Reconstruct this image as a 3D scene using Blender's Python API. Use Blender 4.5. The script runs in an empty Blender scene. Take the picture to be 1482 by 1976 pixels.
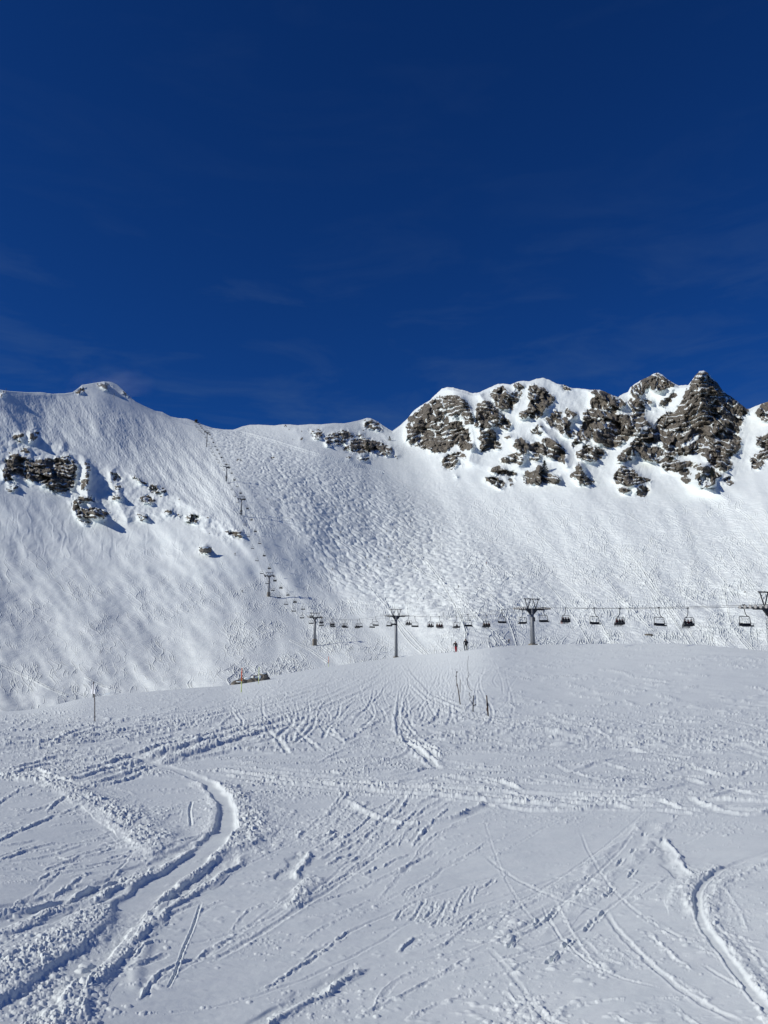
import bpy, math, random, time
import numpy as np
from mathutils import Vector, Matrix
T0 = time.time()
rng = np.random.default_rng(7)
random.seed(11)
# ------------------------------------------------------------------ camera model (photo pixels 1482 x 1976)
F = 1484.0; CX = 741.0; CY = 988.0; P = math.radians(10.0)
CP, SP = math.cos(P), math.sin(P)

def img2ts(u, v):
    a = (np.asarray(u, float) - CX) / F
    b = (CY - np.asarray(v, float)) / F
    den = CP - b * SP
    return a / den, (SP + b * CP) / den

def img2pos(u, v, R):
    """point at horizontal distance R seen at photo position (u, v)"""
    t, s = img2ts(u, v)
    Y = R / np.sqrt(1 + t * t)
    return t * Y, Y, s * Y

def world2img(x, y, z):
    yc = y * CP + z * SP
    zc = -y * SP + z * CP
    return CX + F * x / yc, CY - F * zc / yc

# ------------------------------------------------------------------ numeric helpers
def sstep(a, b, x):
    t = np.clip((x - a) / (b - a), 0, 1)
    return t * t * (3 - 2 * t)

def _hash(ix, iy, seed):
    h = (ix.astype(np.int64) * 374761393 + iy.astype(np.int64) * 668265263 + seed * 1442695041) & 0xffffffff
    h = ((h ^ (h >> 13)) * 1274126177) & 0xffffffff
    h = (h ^ (h >> 16)) & 0xffffffff
    return h

def gnoise(x, y, seed=0):
    """gradient noise about -1..1"""
    x = np.asarray(x, np.float64); y = np.asarray(y, np.float64)
    x0 = np.floor(x); y0 = np.floor(y)
    fx = x - x0; fy = y - y0
    wx = fx * fx * fx * (fx * (fx * 6 - 15) + 10); wy = fy * fy * fy * (fy * (fy * 6 - 15) + 10)
    def g(dx, dy):
        a = _hash(x0 + dx, y0 + dy, seed) * (2 * math.pi / 4294967296.0)
        return np.cos(a) * (fx - dx) + np.sin(a) * (fy - dy)
    n0 = g(0, 0) * (1 - wx) + g(1, 0) * wx
    n1 = g(0, 1) * (1 - wx) + g(1, 1) * wx
    return (n0 * (1 - wy) + n1 * wy) * 1.5

def fbm(x, y, oct=4, seed=0, gain=0.5, lac=2.03):
    s = 0; a = 1; tot = 0
    for k in range(oct):
        s = s + a * gnoise(x, y, seed + k * 17); tot += a
        x = x * lac + 3.1; y = y * lac - 1.7; a *= gain
    return s / tot

def ridged(x, y, oct=4, seed=0, gain=0.5):
    s = 0; a = 1; tot = 0
    for k in range(oct):
        s = s + a * (1 - 2 * np.abs(gnoise(x, y, seed + k * 13))); tot += a
        x = x * 2.1 + 1.3; y = y * 2.1 + 5.2; a *= gain
    return s / tot

def worley(x, y, seed=0):
    """distance to nearest cell point"""
    x0 = np.floor(x); y0 = np.floor(y)
    best = np.full(np.shape(x), 9.0)
    for dx in (-1, 0, 1):
        for dy in (-1, 0, 1):
            hx = _hash(x0 + dx, y0 + dy, seed) / 4294967296.0
            hy = _hash(x0 + dx, y0 + dy, seed + 991) / 4294967296.0
            d = (x0 + dx + hx - x) ** 2 + (y0 + dy + hy - y) ** 2
            best = np.minimum(best, d)
    return np.sqrt(best)

def box1(a, r, axis):
    if r < 1: return a
    pad = [(0, 0), (0, 0)]; pad[axis] = (r + 1, r)
    c = np.cumsum(np.pad(a, pad, mode='edge'), axis=axis)
    n = 2 * r + 1
    if axis == 0: return (c[n:] - c[:-n]) / n
    return (c[:, n:] - c[:, :-n]) / n

def blur(a, r, rv=None):
    rv = r if rv is None else rv
    for _ in range(3):
        a = box1(a, int(rv), 0); a = box1(a, int(r), 1)
    return a

def pchip(xs, ys, x):
    """monotone cubic through ys[k] (arrays over columns allowed) at xs[k]; x same column shape"""
    xs = np.asarray(xs, float); n = len(xs)
    ys = [np.asarray(y, float) for y in ys]
    h = [xs[i + 1] - xs[i] for i in range(n - 1)]
    d = [(ys[i + 1] - ys[i]) / h[i] for i in range(n - 1)]
    m = [d[0]]
    for i in range(1, n - 1):
        prod = d[i - 1] * d[i]
        w1 = 2 * h[i] + h[i - 1]; w2 = h[i] + 2 * h[i - 1]
        with np.errstate(divide='ignore', invalid='ignore'):
            mm = (w1 + w2) / (w1 / d[i - 1] + w2 / d[i])
        m.append(np.where(prod > 0, np.nan_to_num(mm), 0.0))
    m.append(d[-1])
    return h, d, m, ys

def pchip_eval(xs, ys, x):
    h, d, m, ys = pchip(xs, ys, x)
    out = np.zeros(np.broadcast(x, ys[0]).shape)
    for i in range(len(h)):
        lo = -1e9 if i == 0 else xs[i]
        hi = 1e9 if i == len(h) - 1 else xs[i + 1]
        t = (x - xs[i]) / h[i]
        val = ((2 * t**3 - 3 * t**2 + 1) * ys[i] + (t**3 - 2 * t**2 + t) * h[i] * m[i]
               + (-2 * t**3 + 3 * t**2) * ys[i + 1] + (t**3 - t**2) * h[i] * m[i + 1])
        out = np.where((x >= lo) & (x < hi), val, out)
    return out

def bil(A, u, v, u0, v0):
    """bilinear sample of a 1 px lattice A[v - v0, u - u0], clamped"""
    x = np.clip(u - u0, 0, A.shape[1] - 1.001); y = np.clip(v - v0, 0, A.shape[0] - 1.001)
    i = y.astype(int); j = x.astype(int); fx = x - j; fy = y - i
    return (A[i, j] * (1 - fx) * (1 - fy) + A[i, j + 1] * fx * (1 - fy) + A[i + 1, j] * (1 - fx) * fy + A[i + 1, j + 1] * fx * fy)

def splat(A, W, u, v, val, u0, v0):
    x = u - u0; y = v - v0
    ok = (x >= 0) & (y >= 0) & (x < A.shape[1] - 1.01) & (y < A.shape[0] - 1.01)
    x = x[ok]; y = y[ok]; val = val[ok]
    i = y.astype(int); j = x.astype(int); fx = x - j; fy = y - i
    w = A.shape[1]; n = A.size
    for di, dj, ww in ((0, 0, (1 - fx) * (1 - fy)), (0, 1, fx * (1 - fy)), (1, 0, (1 - fx) * fy), (1, 1, fx * fy)):
        idx = (i + di) * w + (j + dj)
        A += np.bincount(idx, ww * val, n).reshape(A.shape)
        W += np.bincount(idx, ww, n).reshape(A.shape)

def curve(pts):
    p = np.array(pts, float)
    return lambda u: np.interp(u, p[:, 0], p[:, 1])

# ------------------------------------------------------------------ silhouettes read from the photograph
SKY = [(-3000, 900), (-900, 800), (-300, 765), (-60, 748), (0, 752), (20, 755), (50, 757), (80, 757), (100, 760), (125, 759), (140, 757), (150, 750), (158, 743), (175, 740),
       (200, 736), (215, 737), (226, 742), (238, 753), (248, 763), (262, 775), (280, 784), (300, 793), (313, 795), (330, 804), (345, 807), (362, 808),
       (380, 814), (395, 821), (410, 826), (430, 829), (450, 829.5), (458, 827), (468, 823), (482, 820), (500, 819.5), (530, 821), (545, 819), (560, 819), (575, 820.5), (600, 818.5),
       (620, 819), (645, 816.5), (665, 817), (690, 812), (700, 809), (708, 806.5), (716, 807), (728, 813), (738, 820), (750, 828), (757, 832), (765, 826),
       (772, 821), (785, 809), (792, 800), (800, 791), (812, 783), (830, 772), (840, 762), (853, 750), (863, 747), (875, 748), (885, 751), (898, 754), (912, 759), (925, 757),
       (945, 748), (960, 741), (972, 740), (985, 742), (1000, 736), (1010, 735), (1022, 736), (1035, 731), (1048, 729), (1060, 733), (1075, 741), (1090, 743), (1100, 748),
       (1120, 750), (1140, 752), (1158, 752), (1166, 755), (1180, 762), (1192, 766), (1203, 760), (1212, 756), (1216, 748), (1228, 739), (1240, 732), (1252, 727), (1262, 721), (1270, 719), (1278, 723),
       (1290, 733), (1303, 741), (1310, 744), (1328, 743), (1333, 737), (1342, 724), (1350, 716), (1358, 715), (1366, 719), (1372, 727), (1384, 738),
       (1392, 750), (1402, 760), (1418, 770), (1432, 782), (1441, 789), (1446, 789), (1460, 783), (1470, 779), (1482, 775), (1510, 768), (1560, 752), (1640, 760), (1800, 775), (2200, 830), (4500, 900)]
RID = [(-3000, 1420), (-700, 1405), (-300, 1392), (0, 1375), (50, 1371), (100, 1362), (152, 1349), (200, 1343), (260, 1337), (337, 1330), (450, 1322), (530, 1304), (600, 1292), (700, 1277), (765, 1268.5), (820, 1263),
       (860, 1259.5), (900, 1256), (930, 1251.5), (960, 1248), (1027, 1244.5), (1100, 1243), (1200, 1242), (1300, 1242.5), (1350, 1244), (1400, 1249), (1450, 1254), (1482, 1257), (1700, 1275), (2200, 1300), (4500, 1330)]
RIDR = [(-3000, 70), (-300, 85), (0, 98), (152, 118), (300, 140), (450, 168), (600, 205), (700, 228), (765, 241), (820, 215), (860, 180), (900, 150), (960, 152), (1027, 168), (1100, 165), (1200, 152), (1300, 138), (1400, 122), (1482, 112), (1700, 100), (4500, 80)]

def smooth_curve(pts, w):
    p = np.array(pts, float)
    def f(u):
        u = np.asarray(u, float)
        s = 0
        for k in (-1, -.5, 0, .5, 1):
            s = s + np.interp(u + k * w, p[:, 0], p[:, 1])
        return s / 5
    return f
sky_v = curve(SKY)
rid_v = smooth_curve(RID, 14)
def _rr(u):
    p = np.array(RIDR, float); u = np.asarray(u, float); k = np.linspace(-1, 1, 25); w = np.exp(-(k * 1.6) ** 2); w /= w.sum()
    return sum(wk * np.interp(u + kk * 90, p[:, 0], p[:, 1]) for kk, wk in zip(k, w))
rid_R = _rr

# ------------------------------------------------------------------ ground (near snow field): R as a function of (u, v)
GV = [2500, 1976, 1800, 1650, 1540, 1460, 1400]
GR = [1.9, 3.65, 5.0, 7.3, 11.2, 19.0, 36.0]
def ground_R(u, v):
    u = np.asarray(u, float); v = np.asarray(v, float)
    rv = rid_v(u); rr = rid_R(u)
    # warp v so that the ridge sits at 1300 in a common frame
    k = np.clip((1400 - v) / (1400 - rv), -99, 1.0)
    vv = np.where(v < 1400, 1400 - 100 * k, v)
    xs = [1300, 1350, 1400, 1460, 1540, 1650, 1800, 1976, 2500]
    mid = np.exp(0.52 * math.log(36.0) + 0.48 * np.log(rr))
    ys = [np.log(rr), np.log(mid)] + [np.full(u.shape, math.log(r)) for r in GR[::-1]]
    return np.exp(pchip_eval(xs, ys, vv))

# ------------------------------------------------------------------ mountain: log R by thin plate spline through points (u, v, R)
MC = [(-250, 1400, 200), (-250, 1250, 300), (-250, 1000, 540), (-250, 760, 800), (0, 1385, 215), (0, 1300, 300), (0, 1100, 490), (0, 900, 670), (0, 752, 800),
      (200, 1345, 245), (200, 1200, 390), (200, 1100, 495), (200, 1000, 590), (200, 900, 690), (200, 800, 820), (100, 758, 880), (200, 736, 985), (262, 775, 950), (310, 800, 945), (350, 1250, 345), (350, 1100, 480),
      (350, 980, 595), (350, 880, 745), (340, 806, 948), (450, 1330, 215), (530, 1310, 250), (518, 1150, 446), (465, 985, 556), (437, 922, 642), (398, 866, 808), (375, 812, 960), (608, 1243, 350), (560, 1060, 505),
      (600, 1297, 262), (700, 1283, 275), (765, 1275, 285), (741, 1200, 405), (741, 1100, 520), (741, 1000, 650), (700, 900, 800), (650, 817, 950), (480, 822, 960), (560, 900, 735), (560, 985, 595), (640, 1060, 535), (758, 832, 1000),
      (900, 1262, 250), (1000, 1235, 305), (1000, 1100, 500), (1000, 950, 710), (1050, 730, 880), (865, 747, 950), (865, 900, 820), (880, 1000, 680),
      (1200, 1240, 310), (1200, 1100, 465), (1200, 1000, 590), (1200, 940, 680), (1200, 760, 850), (1357, 930, 660), (1357, 716, 815), (1270, 720, 870), (1445, 790, 800),
      (1482, 1245, 290), (1482, 1100, 430), (1482, 1000, 530), (1482, 930, 610), (1482, 775, 760), (1732, 1260, 250), (1732, 1000, 470), (1732, 780, 700), (1732, 1100, 380)]
_mc = np.array(MC, float)
def _phi(d2): return np.where(d2 > 0, d2 * np.log(d2 + 1e-12), 0) * 0.5
def _fit():
    p = _mc[:, :2] / 500.0; n = len(p)
    d2 = ((p[:, None] - p[None]) ** 2).sum(-1)
    A = np.zeros((n + 3, n + 3)); A[:n, :n] = _phi(d2) + np.eye(n) * 0.004
    A[:n, n] = 1; A[:n, n + 1:] = p; A[n, :n] = 1; A[n + 1:, :n] = p.T
    b = np.zeros(n + 3); b[:n] = np.log(_mc[:, 2])
    return p, np.linalg.solve(A, b)
_tp, _tw = _fit()
# sample on a 10 px lattice, then bilinear
LU0, LV0, LST = -260, 690, 10
_lu = np.arange(LU0, 1760, LST); _lv = np.arange(LV0, 1480, LST)
_LU, _LV = np.meshgrid(_lu / 500.0, _lv / 500.0)
_d2 = (_LU[..., None] - _tp[:, 0]) ** 2 + (_LV[..., None] - _tp[:, 1]) ** 2
_LR = (_phi(_d2) * _tw[:-3]).sum(-1) + _tw[-3] + _tw[-2] * _LU + _tw[-1] * _LV
_LR = blur(_LR, 2)
def mtn_R(u, v):
    uu = np.clip(np.asarray(u, float), -250, 1732); vv = np.asarray(v, float)
    return np.exp(bil(_LR, uu / LST, vv / LST, LU0 / LST, LV0 / LST))

# ================================================================== rock outlines on the cliffs, traced from enlargements
def tr(ox, oy, sc, polys): return [[(ox + x / sc, oy + y / sc) for x, y in p] for p in polys]
RA = tr(740, 700, 3.9, [
 [(165,510),(180,450),(215,395),(280,350),(340,310),(360,280),(420,260),(520,245),(575,258),(625,300),(655,360),(668,430),(690,470),(650,450),(625,470),(650,520),(640,560),(665,600),(668,655),(620,660),(560,625),(530,610),(500,650),(420,672),(350,675),(345,640),(300,640),(250,625),(200,610),(170,560)],
 [(700,340),(720,300),(760,285),(800,300),(850,345),(900,400),(940,440),(965,490),(940,500),(880,490),(820,470),(790,490),(830,520),(850,580),(885,620),(870,645),(800,650),(760,660),(720,645),(735,590),(740,540),(700,490),(700,420)],
 [(700,560),(740,545),(720,600)], [(890,560),(950,545),(960,560),(920,570)],
 [(800,240),(850,190),(900,185),(940,215),(980,240),(1010,200),(1050,215),(1030,260),(1000,300),(960,330),(990,360),(930,350),(870,340),(850,300),(820,270)],
 [(970,165),(1040,160),(1060,185),(1000,200)],
 [(1090,190),(1140,165),(1190,190),(1230,230),(1280,250),(1270,300),(1230,340),(1200,370),(1180,400),(1120,425),(1090,390),(1060,420),(1020,420),(1010,390),(1060,370),(1090,340),(1110,290),(1090,240)],
 [(430,740),(470,700),(530,680),(600,670),(615,700),(640,715),(600,715),(540,700),(560,740),(530,790),(490,805),(450,780)], [(545,850),(560,850),(565,862),(545,862)], [(390,770),(410,765),(405,780)], [(580,765),(620,770),(600,780)],
 [(1000,580),(1040,570),(1095,615),(1090,660),(1060,690),(1020,670),(985,640),(970,610)],
 [(880,750),(930,690),(980,680),(1040,700),(1060,740),(1020,760),(960,750),(900,757)],
 [(750,870),(800,855),(860,870),(915,900),(910,935),(870,942),(820,910)], [(800,805),(840,785),(900,800),(950,820),(1000,828),(1000,848),(900,838),(820,828)], [(935,870),(980,875),(975,890),(940,890)], [(940,915),(960,905),(980,920),(960,932)],
 [(1050,870),(1070,830),(1130,810),(1180,800),(1200,840),(1300,845),(1340,880),(1300,905),(1180,905),(1080,912)], [(1150,915),(1185,918),(1170,930)],
 [(1110,510),(1160,460),(1215,505),(1200,530),(1150,540),(1110,520)], [(1180,580),(1230,560),(1300,600),(1350,640),(1357,695),(1300,670),(1250,630),(1200,620)],
 [(1090,620),(1130,590),(1180,610),(1240,660),(1330,700),(1370,745),(1360,765),(1280,720),(1200,690),(1120,680)], [(1080,720),(1150,700),(1200,720),(1150,740)], [(1150,770),(1200,775),(1180,800),(1140,790)],
 [(1210,430),(1260,410),(1340,420),(1410,445),(1400,500),(1350,530),(1290,480),(1230,460)], [(1250,385),(1290,360),(1340,380),(1320,405),(1260,405)], [(1350,370),(1440,385),(1440,418),(1390,412)], [(1350,530),(1430,520),(1440,550),(1390,560)],
 [(1340,160),(1380,165),(1420,195),(1390,215),(1350,185)],
])
RB = tr(1080, 690, 3.686, [
 [(215,230),(260,225),(268,250),(230,252)],
 [(20,380),(60,370),(110,390),(130,420),(80,420),(40,400)], [(0,440),(50,430),(80,480),(60,520),(110,540),(60,560),(0,540)],
 [(0,640),(30,650),(40,700),(0,720)],
 [(230,300),(270,250),(310,235),(370,260),(440,300),(475,335),(440,360),(400,380),(380,390),(320,360),(240,350),(210,340)],
 [(160,480),(170,400),(200,370),(290,372),(370,400),(420,410),(480,400),(550,420),(600,460),(590,500),(540,560),(470,590),(420,600),(440,630),(350,640),(280,610),(210,590),(150,600),(95,645),(100,590),(140,520)],
 [(110,715),(130,670),(200,620),(260,630),(335,680),(290,712),(230,690),(280,730),(190,740),(150,715)],
 [(70,840),(120,805),(120,750),(150,770),(175,812),(140,862),(90,862)], [(130,875),(170,840),(220,860),(250,890),(220,910),(150,900)], [(230,845),(260,855),(240,862)], [(110,900),(150,905),(140,915)],
 [(500,215),(540,200),(590,160),(640,150),(690,120),(740,145),(790,175),(835,200),(780,207),(740,230),(690,240),(650,222),(645,190),(620,210),(600,250),(540,282),(505,265)],
 [(500,310),(550,275),(600,300),(665,315),(660,328),(600,335),(610,370),(600,400),(612,455),(560,430),(520,380),(500,340)],
 [(720,320),(740,285),(790,290),(800,305),(760,345),(718,345)], [(770,262),(820,240),(830,275),(780,280)], [(645,375),(690,372),(690,382)],
 [(925,195),(960,150),(1000,100),(1040,100),(1070,140),(1130,190),(1170,250),(1230,290),(1335,360),(1335,400),(1290,410),(1305,470),(1270,500),(1300,522),(1240,530),(1295,590),(1270,620),(1285,650),(1240,690),(1180,700),(1220,740),(1228,790),(1170,803),(1110,780),(1060,740),(1000,690),(930,680),(860,690),(790,720),(740,742),(690,742),(600,720),(560,690),(550,660),(500,640),(500,600),(560,560),(580,500),(620,455),(650,500),(700,522),(682,490),(700,440),(760,400),(830,380),(870,310),(880,280),(920,230)],
 [(400,760),(420,700),(480,640),(520,660),(540,700),(500,730),(440,740)], [(380,880),(400,820),(440,770),(490,790),(480,810),(530,810),(570,850),(660,872),(580,892),(500,910),(440,900)], [(400,930),(470,925),(512,945),(470,965)], [(540,930),(600,905),(630,940),(605,992),(550,970)],
 [(722,790),(740,745),(800,735),(880,742),(1000,762),(1115,800),(1080,812),(1000,790),(900,772),(860,802),(760,807)], [(830,830),(900,800),(960,820),(900,835)],
 [(860,872),(900,845),(927,870),(900,892)], [(960,860),(1000,810),(1060,820),(1140,820),(1160,840),(1100,870),(1110,905),(1060,922),(1000,927),(990,880)], [(1140,882),(1200,850),(1242,885),(1200,906)], [(1100,935),(1115,938),(1105,945)], [(1095,965),(1112,968),(1100,977)], [(1145,968),(1165,970),(1155,976)], [(1040,960),(1075,962),(1050,970)],
 [(1390,410),(1420,345),(1470,320),(1520,330),(1560,440),(1450,452),(1410,410)], [(1390,625),(1400,575),(1482,540),(1560,560),(1550,650),(1440,645)], [(1340,742),(1390,690),(1480,660),(1560,700),(1460,722),(1400,732)], [(1368,770),(1400,732),(1458,750),(1422,792),(1380,787)],
 [(1600,300),(1700,330),(1750,420),(1680,500),(1610,430)], [(1620,540),(1740,560),(1760,640),(1660,650)], [(1850,300),(2000,360),(2040,480),(1900,520),(1830,420)],
])
RC = tr(420, 780, 3.0875, [
 [(880,95),(920,90),(960,120),(985,162),(930,150),(890,140),(868,120)], [(560,197),(590,170),(630,180),(620,205),(580,208)], [(535,160),(600,150),(635,168),(560,172)],
 [(635,205),(660,180),(740,170),(800,165),(812,198),(760,207),(700,200),(650,212)], [(642,247),(650,215),(700,210),(772,215),(750,235),(700,247)],
 [(750,275),(755,255),(790,252),(790,215),(830,195),(900,210),(980,225),(1045,262),(1030,303),(960,305),(900,292),(840,287)], [(830,322),(860,305),(912,320),(880,336)], [(760,315),(800,318),(782,332)],
 [(385,130),(410,132),(405,138)], [(412,145),(430,146),(425,155)], [(460,150),(475,152),(468,160)], [(500,150),(515,152),(508,160)], [(485,212),(500,206),(512,212),(495,222)], [(465,237),(480,238),(472,242)], [(608,245),(616,247),(610,252)],
 [(1050,310),(1085,308),(1080,318),(1055,318)], [(830,175),(870,180),(860,190)], [(1300,362),(1312,365),(1304,370)], [(700,175),(740,160),(790,160),(760,170)],
 [(310,330),(325,322),(335,330),(320,336)], [(115,342),(130,338),(137,346),(120,348)],
])
RD = tr(0, 700, 2.964, [
 [(20,640),(25,590),(60,530),(100,515),(135,545),(95,590),(82,615),(72,670),(40,682),(20,662)], [(20,650),(30,590),(70,518),(135,535),(200,560),(320,545),(395,535),(447,572),(428,690),(380,742),(300,735),(250,700),(170,672),(130,650),(85,648),(60,690)],
 [(305,600),(325,535),(385,533),(445,572),(432,600),(400,650),(422,690),(380,742),(310,732),(258,700),(270,670),(210,662),(205,630),(262,625)], [(35,727),(60,700),(103,702),(95,720),(60,737)],
 [(168,402),(210,390),(226,412),(200,435),(165,455)], [(70,430),(110,405),(140,418),(110,450)], [(110,490),(150,485),(170,510),(130,510)],
 [(408,800),(440,770),(510,765),(548,790),(480,790),(452,832),(500,830),(572,840),(630,868),(590,892),(520,887),(440,890),(428,850)], [(450,895),(522,915),(490,927)],
 [(485,570),(512,590),(512,640),(502,700),(470,732),(460,720),(480,660),(490,620)], [(628,620),(660,625),(692,660),(670,682),(650,660)], [(660,705),(697,705),(690,727),(668,727)], [(638,762),(690,750),(692,780),(640,782)],
 [(750,650),(800,660),(852,692),(830,694)], [(838,708),(880,700),(952,737),(920,752),(870,737)], [(798,772),(850,760),(885,792),(850,807),(810,797)], [(780,865),(830,870),(855,892),(810,897)],
 [(933,842),(980,838),(992,867),(950,867)], [(998,872),(1042,870),(1032,886)], [(1058,882),(1110,865),(1152,885),(1120,917),(1070,907)], [(1285,962),(1380,968),(1388,992),(1320,987)],
 [(1138,1062),(1180,1055),(1212,1082),(1160,1087)],
 [(425,172),(470,140),(492,155),(460,182)], [(545,125),(600,118),(645,130),(612,152)], [(700,165),(740,168),(758,197),(720,187)], [(265,172),(290,162),(312,182)], [(0,185),(20,160),(30,180),(10,200)],
])
# couloirs and snow fields that cut through the outlines above
SN = tr(740, 700, 3.9, [[(495,402),(550,385),(612,425),(602,452),(540,440),(485,458)], [(650,470),(700,520),(690,600),(665,560),(640,500)], [(330,450),(370,425),(420,440),(360,455)], [(420,560),(500,530),(520,550),(440,580)], [(210,560),(300,530),(330,545),(230,580)],
        [(600,440),(640,470),(620,520),(585,470)], [(700,490),(760,480),(760,505),(715,520)]]) + \
     tr(1080, 690, 3.686, [[(300,505),(340,450),(400,428),(372,470),(312,522)], [(400,370),(445,348),(470,370),(450,402),(405,398)], [(205,360),(290,352),(355,382),(290,378)], [(440,640),(520,560),(600,480),(612,500),(540,580),(470,650)],
        [(770,500),(820,500),(850,530),(800,540)], [(860,620),(920,590),(1000,540),(1040,530),(960,600),(900,645)], [(560,580),(640,600),(740,600),(760,640),(640,640),(600,620)], [(1060,400),(1130,430),(1180,470),(1120,450)], [(780,600),(850,640),(820,660),(770,640)], [(240,440),(290,425),(300,450),(250,455)], [(150,590),(230,580),(280,610),(220,625)]])

LW0, LH0 = -260, 690           # detail lattice of the mountain: 1 px
LWn, LHn = 2020, 760
PU, PV = np.meshgrid(LW0 + np.arange(LWn, dtype=float), LH0 + np.arange(LHn, dtype=float))
def raster(polys):
    M = np.zeros((LHn, LWn))
    for p in polys:
        p = np.array(p, float)
        j0, j1 = int(max(0, p[:, 0].min() - LW0 - 1)), int(min(LWn, p[:, 0].max() - LW0 + 2))
        i0, i1 = int(max(0, p[:, 1].min() - LH0 - 1)), int(min(LHn, p[:, 1].max() - LH0 + 2))
        if j1 <= j0 or i1 <= i0: continue
        x = PU[i0:i1, j0:j1]; y = PV[i0:i1, j0:j1]
        inside = np.zeros(x.shape, bool)
        n = len(p)
        for a in range(n):
            x1, y1 = p[a]; x2, y2 = p[(a + 1) % n]
            if y1 == y2: continue
            c = ((y1 > y) != (y2 > y)) & (x < (x2 - x1) * (y - y1) / (y2 - y1) + x1)
            inside ^= c
        M[i0:i1, j0:j1] = np.maximum(M[i0:i1, j0:j1], inside)
    return M
def warp(M, amp, sc, seed):
    du = fbm(PU / sc, PV / sc, 3, seed) * amp; dv = fbm(PU / sc, PV / sc, 3, seed + 50) * amp
    return bil(M, PU + du, PV + dv, LW0, LH0)
m_main = raster(RA + RB + RC)
m_left = raster(RD)
m_snow = raster(SN)
crag = raster([[(-260, 850), (0, 850), (60, 832), (160, 880), (250, 908), (340, 952), (420, 998), (475, 1033), (440, 1046), (330, 1003), (250, 1012), (150, 1012), (120, 955), (40, 935), (-260, 960)],
               [(560, 822), (700, 808), (760, 835), (772, 870), (740, 888), (650, 868), (590, 842)], [(790, 800), (870, 750), (1050, 732), (1160, 756), (1300, 745), (1440, 800), (1482, 780), (1700, 760), (1740, 900), (1482, 900), (1400, 930), (1240, 955), (1100, 935), (960, 930), (860, 880), (790, 855)]])
m_raw = np.clip(np.maximum(m_main, m_left) - m_snow, 0, 1)
m_raw = np.where(PU > 770, sstep(0.30, 0.42, blur(m_raw, 2)), m_raw)
mask = warp(warp(m_raw, 6.0, 18.0, 3), 3.5, 6.0, 4)
mask = np.clip(mask - np.where(PU < 770, 0.7, 0.36) * sstep(0.10, 0.38, fbm(PU / 10.0, (PV + PU * 0.1) / 4.5, 3, 15)) * (1 - 0.85 * sstep(0.75, 1.0, blur(m_raw, 7))), 0, 1)
mask_big = warp(np.maximum(m_main, m_left), 4.0, 14.0, 5)
def spot(u, v, ru, rv): return np.exp(-(((PU - u) / ru) ** 2 + ((PV - v) / rv) ** 2))
print('masks', time.time() - T0)

# base positions on the lattice
skyL = sky_v(PU[0])[None, :] * np.ones((LHn, 1))
BR = mtn_R(PU, PV)
bx, by, bz = img2pos(PU, PV, BR)
pxm = BR / F          # metres per px across

# --- ray-wise relief of the cliffs (metres, negative = nearer)
near = blur(mask_big, 9); mid = blur(mask_big, 4); fine = blur(mask, 1.5)
right = sstep(740, 800, PU)
cliff = np.clip(blur(mask_big, 3) * 1.4, 0, 1)
lw = 0.35 + 0.65 * sstep(480, 620, PU)
D = -5.5 * near * lw - 2.6 * (mid ** 0.9) * lw
cragm = blur(crag, 7) * (0.28 + 0.30 * sstep(700, 500, PU))
D += cragm * ((worley(PU / 11.0, PV / 9.0, 61) - 0.5) * 3.4 + fbm(PU / 16.0, PV / 13.0, 4, 62) * 4.5)
# ribs and gullies
D += cliff * (fbm(PU / 42.0 + PV / 90.0, PV / 130.0, 4, 21) * 24.0) * (0.4 + 0.6 * right)
D += cliff * (-ridged(PU / 22.0 - PV / 55.0, PV / 60.0, 3, 33) * 6.5)
# strata: q climbs up the face, gently tilted and warped
tilt = np.interp(PU[0], [-200, 300, 500, 650, 760, 880, 940, 1050, 1200, 1270, 1357, 1420, 1500], [0.1, 0.25, 0.1, 0.15, -0.25, -0.12, 0.15, 0.42, 0.42, 0.1, -0.16, 0.35, -0.2])[None, :]
q0 = -(PV + 0) + fbm(PU / 150.0, PV / 70.0, 2, 43) * 30 + np.cumsum(np.broadcast_to(tilt, PU.shape), axis=1) + fbm(PU / 60.0, PV / 60.0, 3, 44) * 16 + fbm(PU / 14.0, PV / 14.0, 3, 45) * 5
def stairs(q, sharp=0.62):
    f = q - np.floor(q)
    return np.floor(q) + sstep(sharp, 1.0, f) - q
gain = 0.85
amp_var = 0.35 + 0.85 * sstep(-0.5, 0.5, fbm(PU / 30.0, PV / 18.0, 2, 61))
D += cliff * (stairs(q0 / 11.5) * 11.5 * gain * amp_var + stairs(q0 / 5.2 + fbm(PU / 25., PV / 9., 2, 46) * 0.8, 0.5) * 5.2 * gain * 0.65 * amp_var)
# block structure
def slabs(x, y, seed):
    '''broken plates: every cell a plane of its own tilt'''
    x0 = np.floor(x); y0 = np.floor(y); best = np.full(np.shape(x), 9.0); val = np.zeros(np.shape(x))
    for dx in (-1, 0, 1):
        for dy in (-1, 0, 1):
            hx = _hash(x0 + dx, y0 + dy, seed) / 4294967296.0; hy = _hash(x0 + dx, y0 + dy, seed + 7) / 4294967296.0
            ex = x - (x0 + dx + hx); ey = y - (y0 + dy + hy); d = ex * ex + ey * ey
            a = _hash(x0 + dx, y0 + dy, seed + 13) / 4294967296.0 * 2 - 1; b = _hash(x0 + dx, y0 + dy, seed + 29) / 4294967296.0 * 2 - 1
            m_ = d < best; val = np.where(m_, a * ex + 0.6 * b * ey + (a - b) * 0.15, val); best = np.where(m_, d, best)
    return val
_sx = PU + fbm(PU / 12., PV / 12., 2, 74) * 4; _sy = PV - np.cumsum(np.broadcast_to(tilt, PU.shape), axis=1) * 0.8
D += cliff * (slabs(_sx / 30.0, _sy / 20.0, 75) * 21.0 + slabs(_sx / 11.0, _sy / 8.0, 76) * 5.5 + slabs(_sx / 5.0, _sy / 3.6, 77) * 1.8)
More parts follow.
